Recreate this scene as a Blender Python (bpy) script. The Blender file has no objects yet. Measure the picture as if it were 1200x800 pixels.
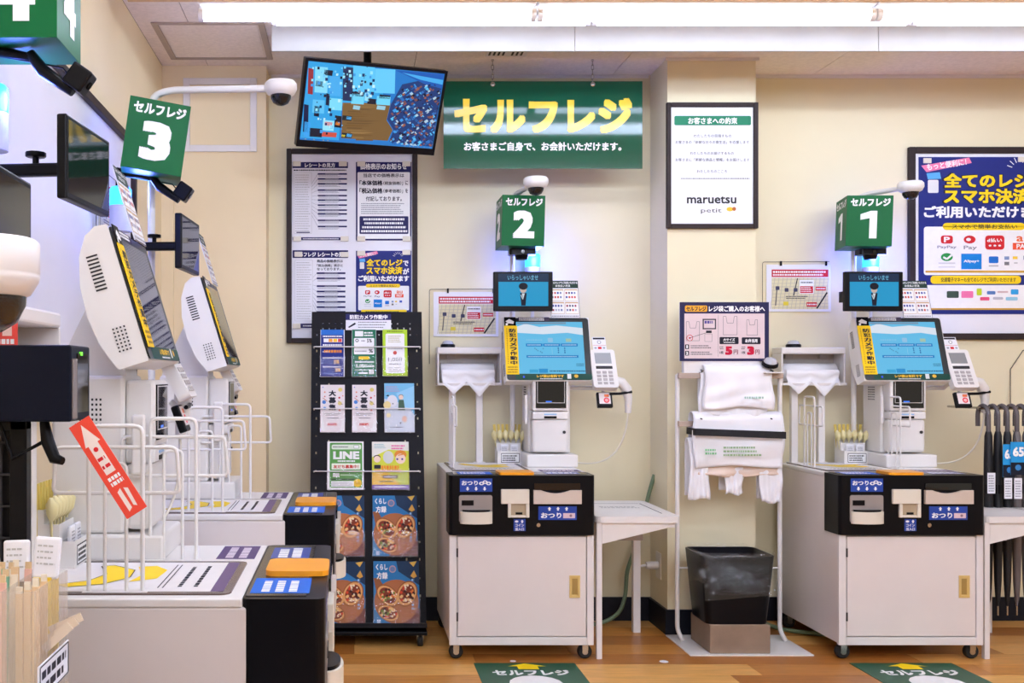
import bpy, math, random
import numpy as np
from mathutils import Matrix, Vector
random.seed(7)
D = bpy.data
SC = bpy.context.scene
COL = SC.collection
PI = math.pi
R = math.radians

# ------------------------------------------------------------------ camera, world, exposure
EYE = 1.155            # eye height of the photographer (m)
FOC = 1200.0           # focal length in photo pixels
VPX, VPY = 410.0, 440.0
cam_d = D.cameras.new('camera'); cam = D.objects.new('camera', cam_d); COL.objects.link(cam)
cam.location = (0, 0, EYE); cam.rotation_euler = (PI/2, 0, 0)
cam_d.sensor_width = 36; cam_d.lens = 36*FOC/1200
cam_d.shift_x = (600-VPX)/1200; cam_d.shift_y = (VPY-400)/1200
cam_d.clip_start = 0.05; cam_d.clip_end = 60
SC.camera = cam
W = D.worlds.new('store_light'); SC.world = W; W.use_nodes = True
bgn = W.node_tree.nodes['Background']; bgn.inputs[0].default_value = (1.0, 0.88, 0.72, 1); bgn.inputs[1].default_value = 0.50
SC.view_settings.view_transform = 'Standard'; SC.view_settings.look = 'None'
SC.view_settings.exposure = 0.14; SC.view_settings.gamma = 1.0; SC.view_settings.use_curve_mapping = False
TUBE_POWER = 14.0
COVE_POWER = 8.0
STORE_POWER = 50.0

# ------------------------------------------------------------------ materials
def lin(c):
    out = []
    for v in c[:3]:
        v = v/255.0
        out.append(v/12.92 if v <= .04045 else ((v+.055)/1.055)**2.4)
    return tuple(out)
MATS = {}
def mat(name, rgb, rough=.5, metal=0., var=.05, scale=6., bump=0., spec=.5, emit=None, es=0., coat=0., stretch=None, alpha=None):
    if name in MATS: return MATS[name]
    m = D.materials.new(name); m.use_nodes = True; MATS[name] = m
    nt = m.node_tree; p = nt.nodes['Principled BSDF']
    base = lin(rgb)
    tc = nt.nodes.new('ShaderNodeTexCoord'); mp = nt.nodes.new('ShaderNodeMapping')
    if stretch: mp.inputs['Scale'].default_value = stretch
    nz = nt.nodes.new('ShaderNodeTexNoise'); nz.inputs['Scale'].default_value = scale; nz.inputs['Detail'].default_value = 4
    nt.links.new(tc.outputs['Object'], mp.inputs[0]); nt.links.new(mp.outputs[0], nz.inputs['Vector'])
    rp = nt.nodes.new('ShaderNodeValToRGB')
    rp.color_ramp.elements[0].position = .3; rp.color_ramp.elements[1].position = .7
    rp.color_ramp.elements[0].color = tuple(max(0, v*(1-var)) for v in base)+(1,)
    rp.color_ramp.elements[1].color = tuple(min(1, v*(1+var)) for v in base)+(1,)
    nt.links.new(nz.outputs['Fac'], rp.inputs[0]); nt.links.new(rp.outputs[0], p.inputs['Base Color'])
    p.inputs['Roughness'].default_value = rough; p.inputs['Metallic'].default_value = metal
    p.inputs['Specular IOR Level'].default_value = spec
    if coat: p.inputs['Coat Weight'].default_value = coat; p.inputs['Coat Roughness'].default_value = .03
    if bump:
        b = nt.nodes.new('ShaderNodeBump'); b.inputs['Strength'].default_value = bump; b.inputs['Distance'].default_value = .003
        nt.links.new(nz.outputs['Fac'], b.inputs['Height']); nt.links.new(b.outputs[0], p.inputs['Normal'])
    if emit:
        p.inputs['Emission Color'].default_value = lin(emit)+(1,); p.inputs['Emission Strength'].default_value = es
    if alpha is not None: p.inputs['Alpha'].default_value = alpha
    return m
def ink(r, g=None, b=None):                      # flat print colour
    if g is None: g = b = r
    return mat('ink_%02x%02x%02x' % (r, g, b), (r, g, b), rough=.5, var=.02, scale=40, spec=.2)
def glow(r, g, b, s=.75):                            # lit screen colour
    return mat('screen_%02x%02x%02x_%d' % (r, g, b, int(s*100)), (12, 12, 14), rough=.12, var=0, emit=(r, g, b), es=s, spec=.3)
def clear(name, tint=(235, 235, 235), alpha=.18, rough=.05, gloss=False):
    if name in MATS: return MATS[name]
    m = D.materials.new(name); m.use_nodes = True; MATS[name] = m
    nt = m.node_tree; out = nt.nodes['Material Output']; nt.nodes.remove(nt.nodes['Principled BSDF'])
    t = nt.nodes.new('ShaderNodeBsdfTransparent'); t.inputs[0].default_value = (1, 1, 1, 1)
    g = nt.nodes.new('ShaderNodeBsdfGlossy' if gloss else 'ShaderNodeBsdfPrincipled'); g.inputs[0].default_value = lin(tint)+(1,); g.inputs['Roughness'].default_value = rough
    nz = nt.nodes.new('ShaderNodeTexNoise'); nz.inputs['Scale'].default_value = 14
    b = nt.nodes.new('ShaderNodeBump'); b.inputs['Strength'].default_value = .35; b.inputs['Distance'].default_value = .01
    nt.links.new(nz.outputs['Fac'], b.inputs['Height']); nt.links.new(b.outputs[0], g.inputs['Normal'])
    x = nt.nodes.new('ShaderNodeMixShader'); x.inputs[0].default_value = alpha
    nt.links.new(t.outputs[0], x.inputs[1]); nt.links.new(g.outputs[0], x.inputs[2]); nt.links.new(x.outputs[0], out.inputs[0])
    return m

M_WALL = mat('cream_wall', (234, 224, 189), rough=.75, var=.025, scale=3, bump=.05)
M_PIER = mat('beige_pier_wall', (238, 220, 180), rough=.75, var=.025, scale=3, bump=.05)
M_CEIL = mat('ceiling_board', (240, 230, 220), rough=.9, var=.06, scale=60, bump=.25)
M_JOINT = mat('ceiling_joint', (120, 104, 92), rough=.9)
M_BASE = mat('dark_baseboard', (22, 24, 34), rough=.45, spec=.25)
M_WHITE = mat('white_metal', (228, 224, 222), rough=.38, var=.02)
M_CABIN = mat('white_cabinet_steel', (226, 218, 214), rough=.4, var=.02)
M_PLAST = mat('white_plastic', (232, 229, 226), rough=.35, var=.02)
M_CREAM = mat('cream_plastic', (226, 219, 202), rough=.4, var=.02)
M_GREYP = mat('grey_plastic', (176, 170, 168), rough=.45)
M_DGREY = mat('dark_grey', (50, 48, 50), rough=.5, spec=.25)
M_BLACK = mat('black_plastic', (13, 13, 17), rough=.3, spec=.15)
M_NAVYB = mat('blue_black_plastic', (13, 18, 34), rough=.4, spec=.12)
M_FRAME = mat('dark_brown_frame', (52, 42, 41), rough=.45, var=.12, scale=12, spec=.15)
M_GREEN = mat('sign_green', (20, 98, 52), rough=.4, var=.02, spec=.12)
M_HGREEN = mat('hanging_sign_green', (12, 82, 58), rough=.06, var=.03, spec=.7)
M_CHROME = mat('chrome', (190, 188, 184), rough=.2, metal=1)
M_SLATE = mat('slotted_panel_black', (27, 26, 30), rough=.5, spec=.12)
M_PAPER = mat('white_paper', (236, 236, 242), rough=.6, var=.015)
M_GLASS = mat('black_glass', (10, 10, 13), rough=.04, var=0, spec=.7)
M_BROWN = mat('mat_brown', (92, 74, 66), rough=.25)
M_ORANGE = mat('orange_plastic', (240, 160, 28), rough=.35)
M_BLUE = mat('sticker_blue', (24, 66, 160), rough=.3)
M_BAG = mat('white_polythene', (240, 240, 244), rough=.3, var=.02, bump=.2)
M_HOSE = mat('green_hose', (112, 132, 100), rough=.45)
M_TUBE = mat('lit_tube', (255, 255, 255), emit=(210, 224, 255), es=TUBE_POWER)
M_COVE = mat('lit_cove_tube', (255, 255, 255), emit=(210, 224, 255), es=COVE_POWER)
M_STORE = mat('lit_store_tube', (255, 255, 255), emit=(218, 231, 255), es=STORE_POWER)
M_RUBBER = mat('black_rubber', (20, 20, 20), rough=.7)
M_YEL = mat('handle_beige', (212, 182, 112), rough=.4)
M_WOODB = mat('worn_wood_block', (140, 118, 98), rough=.75, var=.16, scale=9, bump=.3)
M_CLEAR = clear('clear_film', alpha=.055, gloss=True)
M_ACRYL = clear('clear_acrylic', alpha=.035, rough=.03, gloss=True)
M_LAMP = mat('cyan_signal_lamp', (60, 150, 250), rough=.3, emit=(40, 150, 255), es=2.6)

# ------------------------------------------------------------------ geometry helpers
class MB:
    """collects geometry for ONE mesh object"""
    def __init__(s): s.v = []; s.f = []; s.m = []; s.sm = []; s.M = Matrix()
    def add(s, vs, fs, mi=0, smooth=False):
        o = len(s.v); s.v += [tuple(s.M @ Vector(p)) for p in vs]
        for f in fs: s.f.append(tuple(o+i for i in f)); s.m.append(mi); s.sm.append(smooth)
    def box(s, x0, x1, y0, y1, z0, z1, mi=0):
        v = [(x0, y0, z0), (x1, y0, z0), (x1, y1, z0), (x0, y1, z0), (x0, y0, z1), (x1, y0, z1), (x1, y1, z1), (x0, y1, z1)]
        s.add(v, [(0, 3, 2, 1), (4, 5, 6, 7), (0, 1, 5, 4), (1, 2, 6, 5), (2, 3, 7, 6), (3, 0, 4, 7)], mi); return s
    def prism(s, poly, axis, a, b, mi=0, smooth=False):
        """poly: 2D points; axis 'x': (y,z) extruded in x, 'y': (x,z), 'z': (x,y)"""
        def p3(p, t): return (t, p[0], p[1]) if axis == 'x' else ((p[0], t, p[1]) if axis == 'y' else (p[0], p[1], t))
        n = len(poly); area = sum(poly[i][0]*poly[(i+1) % n][1]-poly[(i+1) % n][0]*poly[i][1] for i in range(n))
        if (area < 0) != (axis == 'y'): poly = poly[::-1]
        v = [p3(p, a) for p in poly]+[p3(p, b) for p in poly]
        if b < a: v = v[n:]+v[:n]
        s.add(v, [tuple(range(n))[::-1], tuple(range(n, 2*n))], mi)
        s.add(v, [(i, (i+1) % n, n+(i+1) % n, n+i) for i in range(n)], mi, smooth); return s
    def tube(s, pts, r, n=8, mi=0, closed=False, caps=True):
        pts = [Vector(p) for p in pts]; k = len(pts); rs = r if isinstance(r, (list, tuple)) else [r]*k
        rings = []; up = None
        for i in range(k):
            if closed: t = (pts[(i+1) % k]-pts[i-1])
            else: t = pts[min(i+1, k-1)]-pts[max(i-1, 0)]
            t.normalize()
            if up is None:
                up = Vector((0, 0, 1)) if abs(t.z) < .9 else Vector((1, 0, 0))
            u = up-t*up.dot(t)
            if u.length < 1e-5: u = t.orthogonal()
            u.normalize(); w = t.cross(u); up = u
            rings.append([pts[i]+(u*math.cos(2*PI*j/n)+w*math.sin(2*PI*j/n))*rs[i] for j in range(n)])
        v = [p for ring in rings for p in ring]; f = []
        for i in range(k if closed else k-1):
            a = i*n; b = ((i+1) % k)*n
            for j in range(n): f.append((a+j, a+(j+1) % n, b+(j+1) % n, b+j))
        s.add(v, f, mi, True)
        if caps and not closed: s.add(v, [tuple(range(n))[::-1], tuple(range((k-1)*n, k*n))], mi)
        return s
    def lathe(s, prof, c=(0, 0, 0), axis='z', n=20, mi=0, caps=True):
        """prof: list of (r, t)"""
        v = []
        for r, t in prof:
            for j in range(n):
                a = 2*PI*j/n; x, y = r*math.cos(a), r*math.sin(a)
                p = (x, y, t) if axis == 'z' else ((x, t, y) if axis == 'y' else (t, x, y))
                v.append((p[0]+c[0], p[1]+c[1], p[2]+c[2]))
        f = []; k = len(prof)
        for i in range(k-1):
            for j in range(n):
                q = (i*n+j, i*n+(j+1) % n, (i+1)*n+(j+1) % n, (i+1)*n+j); f.append(q if axis != 'y' else q[::-1])
        s.add(v, f, mi, True)
        if caps: s.add(v, [tuple(range(n))[::-1], tuple(range((k-1)*n, k*n))], mi)
        return s
    def grid(s, fn, nu, nv, mi=0, smooth=True):
        v = [fn(i/nu, j/nv) for j in range(nv+1) for i in range(nu+1)]
        f = [(j*(nu+1)+i, j*(nu+1)+i+1, (j+1)*(nu+1)+i+1, (j+1)*(nu+1)+i) for j in range(nv) for i in range(nu)]
        s.add(v, f, mi, smooth); return s
    def build(s, name, mats, parent=None, bevel=0, seg=2, loc=None, solid=0):
        me = D.meshes.new(name); me.from_pydata(s.v, [], s.f)
        if not isinstance(mats, (list, tuple)): mats = [mats]
        for m in mats: me.materials.append(m)
        me.polygons.foreach_set('material_index', s.m); me.polygons.foreach_set('use_smooth', s.sm); me.update()
        o = D.objects.new(name, me); COL.objects.link(o)
        if parent: o.parent = parent
        if loc: o.location = loc
        if solid:
            md = o.modifiers.new('thickness', 'SOLIDIFY'); md.thickness = solid; md.offset = 0
        if bevel:
            md = o.modifiers.new('edges', 'BEVEL'); md.width = bevel; md.segments = seg; md.limit_method = 'ANGLE'; md.angle_limit = R(40)
        return o
def fillet(pts, rad, seg=4):
    """round the inner corners of a polyline"""
    pts = [Vector(p) for p in pts]; out = [pts[0]]
    for i in range(1, len(pts)-1):
        a, b, c = pts[i-1], pts[i], pts[i+1]; d1 = (a-b); d2 = (c-b); r = min(rad, d1.length*.49, d2.length*.49)
        p, q = b+d1.normalized()*r, b+d2.normalized()*r
        for k in range(seg+1):
            t = k/seg; out.append((p*(1-t)+b*t)*(1-t)+(b*(1-t)+q*t)*t)
    out.append(pts[-1]); return out
def box(name, m, x0, x1, y0, y1, z0, z1, parent=None, bevel=0, seg=2):
    return MB().box(x0, x1, y0, y1, z0, z1).build(name, m, parent, bevel, seg)
def rrect(x0, x1, y0, y1, r, n=4):
    out = []
    for cx, cy, a0 in ((x1-r, y1-r, 0), (x0+r, y1-r, 90), (x0+r, y0+r, 180), (x1-r, y0+r, 270)):
        for k in range(n+1):
            a = R(a0+90*k/n); out.append((cx+r*math.cos(a), cy+r*math.sin(a)))
    return out
def tag(o, label=None, cat=None, group=None, kind=None):
    if label: o['label'] = label
    if cat: o['category'] = cat
    if group: o['group'] = group
    if kind: o['kind'] = kind
    return o
def thing(name, label, cat, loc=(0, 0, 0), rz=0, group=None):
    o = D.objects.new(name, None); COL.objects.link(o); o.location = loc; o.rotation_euler = (0, 0, rz); o.empty_display_size = .05
    return tag(o, label, cat, group)
def copy_tree(o, parent=None):
    c = o.copy(); COL.objects.link(c); c.parent = parent
    for ch in list(o.children): copy_tree(ch, c)
    return c
def at(px, py, Y):
    """point of the photograph's frame taken back to the room at depth Y"""
    return ((px-VPX)*Y/FOC, Y, EYE-(py-VPY)*Y/FOC)

# ---- lettering and print
_TX = {}
def glyphs(txt, bold=0.0, res=3):
    key = (txt, bold, res)
    if key in _TX: return _TX[key]
    c = D.curves.new('lettering', 'FONT'); c.body = txt; c.offset = bold; c.resolution_u = res; c.fill_mode = 'FRONT'
    o = D.objects.new('lettering', c); COL.objects.link(o); bpy.context.view_layer.update()
    me = o.evaluated_get(bpy.context.evaluated_depsgraph_get()).to_mesh()
    v = [(p.co.x, p.co.y) for p in me.vertices]; f = [tuple(p.vertices) for p in me.polygons]
    D.objects.remove(o); D.curves.remove(c)
    xs = [p[0] for p in v]; ys = [p[1] for p in v]; b = (min(xs), min(ys), max(xs), max(ys))
    _TX[key] = (v, f, b); return _TX[key]
class Print:
    """flat print on a face that looks towards -y; bounds are given in the units the drawing uses (y down)"""
    def __init__(s, b, w, h, org=(0, 0, 0)):
        s.b = b; s.w = w; s.h = h; s.o = org; s.mb = MB(); s.mats = []; s.hom = None
    def mi(s, m):
        if m not in s.mats: s.mats.append(m)
        return s.mats.index(m)
    def p(s, x, y, k):
        b = s.b; return (s.o[0]+(x-b[0])/(b[2]-b[0])*s.w, s.o[1]-.0004*k, s.o[2]+s.h*(1-(y-b[1])/(b[3]-b[1])))
    def poly(s, pts, m, k=1):
        a = sum(pts[i][0]*pts[(i+1) % len(pts)][1]-pts[(i+1) % len(pts)][0]*pts[i][1] for i in range(len(pts)))
        if a > 0: pts = pts[::-1]
        s.mb.add([s.p(x, y, k) for x, y in pts], [tuple(range(len(pts)))], s.mi(m)); return s
    def rect(s, x0, y0, x1, y1, m, k=1): return s.poly([(x0, y0), (x1, y0), (x1, y1), (x0, y1)], m, k)
    def rr(s, x0, y0, x1, y1, r, m, k=1): return s.poly(rrect(x0, x1, y0, y1, r, 3), m, k)
    def disc(s, x, y, rx, m, k=1, ry=None, n=16):
        ry = ry or rx; return s.poly([(x+rx*math.cos(2*PI*i/n), y+ry*math.sin(2*PI*i/n)) for i in range(n)], m, k)
    def line(s, x0, y0, x1, y1, w, m, k=1):
        d = math.hypot(x1-x0, y1-y0) or 1; nx, ny = -(y1-y0)/d*w/2, (x1-x0)/d*w/2
        return s.poly([(x0+nx, y0+ny), (x1+nx, y1+ny), (x1-nx, y1-ny), (x0-nx, y0-ny)], m, k)
    def outline(s, pts, w, m, k=1):
        for i in range(len(pts)): s.line(*pts[i], *pts[(i+1) % len(pts)], w, m, k)
        return s
    def text(s, t, x0, y0, x1, y1, m, k=3, bold=.02, rot=0, vert=False, res=2):
        # heavy type: the regular glyphs struck several times on a small square
        if vert:
            n = len(t); hh = (y1-y0)/n
            for i, ch in enumerate(t): s.text(ch, x0, y0+i*hh+hh*.06, x1, y0+(i+1)*hh-hh*.06, m, k, bold, 0, False, res)
            return s
        v, f, b = glyphs(t, 0.0, res); b = (b[0]-bold, b[1]-bold, b[2]+bold, b[3]+bold); cx, cy = (x0+x1)/2, (y0+y1)/2; ca, sa = math.cos(R(rot)), math.sin(R(rot)); out = []
        ns = 1 if bold < .008 else (4 if bold < .025 else (8 if bold < .042 else 14)); g_ = (0,) if ns == 1 else ((-1, 1) if ns == 4 else ((-1, 0, 1) if ns == 8 else (-1, -.33, .33, 1))); ring = [(bold*a, bold*c) for a in g_ for c in g_]
        for j, (dx, dy) in enumerate(ring):
            out = []
            for q in v:
                x = x0+(q[0]+dx-b[0])/(b[2]-b[0])*(x1-x0)-cx; y = y1-(q[1]+dy-b[1])/(b[3]-b[1])*(y1-y0)-cy
                out.append(s.p(cx+x*ca-y*sa, cy+x*sa+y*ca, k+j*.012))
            s.mb.add(out, f, s.mi(m))
        return s
    def fine(s, x0, y0, x1, y1, rows, m, k=2, seed=1, fill=.45):
        """unreadably small lines of text: short dashes"""
        rg = random.Random(seed); hh = (y1-y0)/rows
        for i in range(rows):
            x = x0; ya = y0+i*hh+hh*(1-fill)/2; end = x1-(rg.random()*.18*(x1-x0) if rows > 1 else 0)
            while x < end:
                w = min(hh*(.25+.5*rg.random()), end-x); s.rect(x, ya, x+w, ya+hh*fill, m, k); x += w+hh*.16
        return s
    def build(s, parent, M=None, name='printed_face'):
        if M is not None: s.mb.v = [tuple(M @ Vector(p)) for p in s.mb.v]
        return s.mb.build(name, s.mats, parent)

# ------------------------------------------------------------------ the room
YW, YPIL, YPIER, XL, ZC = 4.84, 4.58, 4.69, -0.86, 2.574
XR = 6.0
def struct(o): o['kind'] = 'structure'; return o
# floor: boards that can be told apart are pieces, the rest of the floor lies behind the camera
fl = struct(box('floor', mat('floor_underlay', (150, 104, 62), rough=.45, var=.1), XL-.1, XR, -3.0, YW+.1, -.06, -.004))
PLK = [mat('oak_board_%d' % i, c, rough=.33, var=.16, scale=5, bump=.06, stretch=(1.2, 14, 1)) for i, c in enumerate(((206, 148, 76), (184, 122, 56), (220, 166, 92), (196, 134, 62), (168, 106, 46)))]
rg = random.Random(3); row = 0; y = 1.55
pm = {}
while y < YW:
    y1 = min(y+.15, YW); x = XL+rg.uniform(-.8, 0)
    while x < 3.7:
        L = .9; xa, xb = max(x, XL), min(x+L, 3.7)
        if xb > xa+.02:
            box('floor_board', rg.choice(PLK), xa+.0008, xb-.0008, y+.0008, y1-.0008, -.004, 0, fl)
        x += L
    y += .15
box('floor_boards_beyond', PLK[0], 3.7, XR, 1.55, YW, -.004, 0, fl); box('floor_boards_near', PLK[1], XL, XR, -3, 1.549, -.004, 0, fl)
struct(box('wall_back', M_WALL, XL-.1, XR, YW, YW+.1, 0, ZC))
struct(box('wall_left', M_PIER, XL-.1, XL, -3.0, YW, 0, ZC))
pil = struct(box('wall_pillar', M_WALL, 1.42, 1.815, YPIL, YW, 0, ZC))
pier = struct(box('wall_pier', M_PIER, XL, -.383, YPIER, YW, 0, ZC))
struct(box('trim_1', M_PIER, XL, -.805, YPIER-.022, YPIER, 0, 1.98))
# baseboards
struct(box('baseboard_back', M_BASE, -.383, 1.42, YW-.012, YW, 0, .11))
struct(box('baseboard_right', M_BASE, 1.815, XR, YW-.012, YW, 0, .11))
struct(MB().box(1.408, 1.827, YPIL-.012, YPIL, 0, .11).box(1.408, 1.42, YPIL, YW-.012, 0, .11).box(1.815, 1.827, YPIL, YW-.012, 0, .11).build('baseboard_pillar', M_BASE))
struct(MB().box(XL, -.371, YPIER-.012, YPIER, 0, .11).box(-.383, -.371, YPIER, YW-.012, 0, .11).build('baseboard_pier', M_BASE))
struct(box('baseboard_left', M_BASE, XL, XL+.012, -3, YPIER-.025, 0, .11))
# ceiling of separate boards with dark joints
ce = struct(box('ceiling', M_JOINT, XL-.1, XR, -3.0, YW+.1, ZC+.004, ZC+.08))
XS = [XL, -.65, .295, 1.24, 2.185, 3.13, XR]
for (ya, yb) in ((2.9, 3.355), (3.355, 3.81), (3.81, 4.30), (4.30, YW)):
    for xa, xb in zip(XS[:-1], XS[1:]):
        box('ceiling_board', M_CEIL, xa+.0015, xb-.0015, ya+.0012, yb-.0012, ZC, ZC+.004, ce)
box('ceiling_boards_beyond', M_CEIL, XL, XR, -3, 2.899, ZC, ZC+.004, ce)
# plain trim where wall meets ceiling
struct(MB().box(-.371, 1.41, YW-.012, YW, ZC-.014, ZC).box(1.827, XR, YW-.012, YW, ZC-.014, ZC).box(1.41, 1.827, YPIL-.01, YPIL, ZC-.012, ZC).build('trim_2', M_WHITE))
# ceiling access hatch over the pier
t = thing('ceiling_hatch', 'square speckled access hatch with metal rim in the ceiling above lane 3', 'hatch', (0, 0, ZC))
MB().box(-.80, -.775, 4.11, 4.585, -.006, 0).box(-.37, -.345, 4.11, 4.585, -.006, 0).box(-.775, -.37, 4.11, 4.13, -.006, 0).box(-.775, -.37, 4.565, 4.585, -.006, 0).build('rim', mat('hatch_rim', (176, 160, 146), rough=.45), t)
box('panel', M_CEIL, -.768, -.377, 4.137, 4.558, -.003, 0, t)
# access panel on the pier
t = thing('access_panel', 'cream wall access panel with white frame above the lane 3 camera', 'panel', (0, YPIER, 0))
x0, z1 = at(215, 92, YPIER)[0], at(215, 92, YPIER)[2]; x1, z0 = at(301, 178, YPIER)[0], at(301, 178, YPIER)[2]
fm = MB(); w = .03
fm.box(x0, x0+w, -.012, 0, z0, z1).box(x1-w, x1, -.012, 0, z0, z1).box(x0+w, x1-w, -.012, 0, z0, z0+w).box(x0+w, x1-w, -.012, 0, z1-w, z1)
fm.build('frame', M_WHITE, t, .002); box('panel', M_PIER, x0+w+.001, x1-w-.001, -.006, 0, z0+w+.001, z1-w-.001, t)
# ceiling air vent
t = thing('ceiling_vent', 'small white slotted air vent in the ceiling above the green hanging sign', 'vent', (.69, 4.47, ZC))
box('frame', M_WHITE, -.09, .09, -.065, .065, -.006, 0, t, .002)
for i in range(8):
    if i == 4: continue
    box('slot', M_DGREY, -.08+i*.02, -.071+i*.02, -.05, .05, -.007, -.006, t)

# ------------------------------------------------------------------ lamps
def valance(x0, n, Y, z0, label, m):
    t = thing('light_valance', label, 'light valance', (x0, Y, 0))
    for i in range(n): box('valance_panel', m, i*1.23+.0015, (i+1)*1.23-.0015, 0, .012, z0, ZC, t)
    box('valance_back_strip', m, 0, n*1.23, .012, .03, ZC-.012, ZC, t)
    return t
valance(-.318, 4, 4.15, 2.47, 'long white ceiling valance of joined panels behind the bright tube row', mat('valance_paint', (205, 202, 194), rough=.6))
valance(-.78, 4, 3.585, 2.467, 'tan valance strip along the very top edge of the picture', mat('tan_valance', (214, 178, 128), rough=.6))
def tube_light(x, Y, z, m, label, group, L=1.222, r=.024, body=True):
    t = thing('tube_light', label, 'ceiling light', (x, Y, z), 0, group)
    MB().lathe([(r, .018), (r, L-.018)], axis='x', n=12).build('tube', m, t)
    for a in (0, L-.018): MB().lathe([(r*1.02, a), (r*1.02, a+.018)], axis='x', n=12).build('end_cap', M_WHITE, t)
    if body: box('body', M_WHITE, 0, L, -.03, .03, r+.006, ZC-z, t, .004)
    return t
for i, w_ in enumerate(('leftmost', 'middle', 'rightmost')):
    tube_light(-.548+i*1.229, 3.72, 2.465, M_TUBE, '%s of the three bright tube lights along the top of the picture' % w_, 'bright tube lights over the back lanes')
for i, w_ in enumerate(('leftmost', 'middle', 'rightmost')):
    tube_light(-.30+i*1.229, 3.93, 2.512, M_COVE, '%s thin tube light just before the white valance, above the bright tubes' % w_, 'thin tubes before the white valance', r=.014)
for j, Y in enumerate((1.9, 0.2, -1.6)):
    for i in range(4):
        tube_light(-.6+i*1.229, Y, 2.50, M_STORE, 'store tube light on the ceiling behind the photographer', 'store tube lights', r=.022)

# ------------------------------------------------------------------ things on the walls
def sheet(name, label, cat, b, Y, base, thick=.002, group=None, parent=None, W_=None):
    """a flat printed sheet hanging at depth Y; b = its place in the photograph"""
    x0, _, z1 = at(b[0], b[1], Y); x1, _, z0 = at(b[2], b[3], Y)
    o = MB().box(0, x1-x0, -thick, 0, 0, z1-z0).build(name, base, None)
    o.location = (x0, Y, z0)
    if label: tag(o, label, cat, group)
    return o, Print(b, x1-x0, z1-z0, (0, -thick, 0))
def wall_frame(name, label, b, Y, w, depth=.022):
    x0, _, z1 = at(b[0], b[1], Y); x1, _, z0 = at(b[2], b[3], Y); wx, hz = x1-x0, z1-z0
    t = thing(name, label, 'frame', (x0, Y, z0))
    box('board', M_PAPER, w, wx-w, -.008, 0, w, hz-w, t)
    box('frame_side', M_FRAME, 0, w, -depth, 0, 0, hz, t, .003); box('frame_side', M_FRAME, wx-w, wx, -depth, 0, 0, hz, t, .003)
    box('frame_rail', M_FRAME, w, wx-w, -depth, 0, 0, w, t, .003); box('frame_rail', M_FRAME, w, wx-w, -depth, 0, hz-w, hz, t, .003)
    return t
NAVY = ink(38, 36, 92); WH = ink(246); YE = ink(250, 214, 30); DK = ink(30, 30, 44); RED = ink(206, 36, 44); GY = ink(150, 150, 160)
def clips(o, pr, pts, n='clip'):
    for (x, y) in pts:
        p = pr.p(x, y, 0)
        box(n, M_CREAM, p[0]-.019, p[0]+.019, p[1]-.006, p[1], p[2]-.012, p[2]+.012, o, .002)

YF = YW-.002
wall_frame('poster_frame', 'dark brown notice board frame holding four sheets behind the leaflet rack', (336, 175, 489, 402), YF, .024)
YB = YF-.0085
# crop units: region (325,170)-(505,290) shown at 6.667
def U(x, y, ox=325., oy=170., s=6.6667): return (ox+x/s, oy+y/s)
def q(pr, f, *a): pass
o, p = sheet('notice_sheet', 'receipt guide sheet with a navy heading at top left of notice board', 'notice', U(118, 133)+U(552, 745), YB, M_PAPER)
p.b = (118, 133, 552, 745)
p.rect(118, 133, 552, 180, NAVY).text('レシートの見方', 215, 140, 452, 175, WH, bold=.03)
p.fine(128, 186, 540, 207, 1, DK, seed=2); p.outline([(132, 215), (268, 215), (268, 690), (132, 690)], 3, ink(205))
p.fine(140, 225, 260, 680, 24, ink(190), seed=5, fill=.3)
for i, y in enumerate((226, 265, 303, 352, 395, 430, 469, 508, 538, 588, 636)):
    p.rect(316, y-6, 544, y+6, NAVY); p.fine(375, y-4, 480, y+4, 1, ink(210), 3, seed=i)
    p.line(270, 300+i*25, 316, y, 2, GY); p.fine(322, y+9, 500, y+24, 2, GY, seed=i+20)
p.rect(150, 678, 255, 686, NAVY); p.rect(118, 720, 552, 743, NAVY); p.fine(200, 724, 480, 740, 1, WH, 3, seed=4)
p.build(o); clips(o, p, [(152, 147), (512, 147), (155, 732), (525, 732)])
o, p = sheet('notice_sheet', 'price notice sheet with heavy navy border at top right of notice board', 'notice', U(614, 133)+U(1046, 745), YB, M_PAPER)
p.b = (614, 133, 1046, 745)
p.rect(614, 133, 1046, 745, NAVY).rr(626, 212, 1036, 732, 8, WH, 2).text('価格表示のお知らせ', 645, 143, 1012, 192, WH, bold=.03)
p.text('当店での価格表示は', 672, 222, 990, 252, DK).text('「本体価格', 642, 276, 822, 316, DK, bold=.035).text('（税抜価格）', 828, 284, 968, 312, DK).text('」に', 972, 278, 1020, 314, DK)
p.text('「税込価格', 642, 336, 822, 378, DK, bold=.035).text('（参考価格）', 828, 344, 968, 374, DK).text('」を', 972, 340, 1020, 376, DK).text('付記しております。', 692, 400, 972, 438, DK)
p.fine(655, 450, 1020, 542, 6, GY, 3, seed=9); p.rr(642, 556, 1024, 694, 8, NAVY, 3)
for i, (a, b_) in enumerate(((672, 992), (680, 985), (662, 1004), (655, 1014))): p.fine(a, 568+i*31, b_, 592+i*31, 1, WH, 4, seed=30+i, fill=.7)
p.build(o); clips(o, p, [(655, 147), (1008, 147), (655, 732), (1010, 732)])
o, p = sheet('notice_sheet', 'till receipt guide sheet at lower left of notice board, partly behind the rack', 'notice', U(120, 88, oy=280)+U(553, 700, oy=280), YB, M_PAPER)
p.b = (120, 88, 553, 700)
p.rect(120, 88, 553, 148, NAVY).text('セルフレジ レシートの見方', 136, 102, 545, 140, WH, bold=.03)
p.text('商品の価格表示は', 310, 160, 512, 184, DK).text('「税込価格」表示と', 310, 196, 512, 218, DK).text('なっております。', 310, 224, 495, 246, DK)
p.outline([(138, 165), (275, 165), (275, 640), (138, 640)], 3, ink(205)); p.fine(150, 175, 268, 630, 24, ink(190), seed=6, fill=.3)
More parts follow.
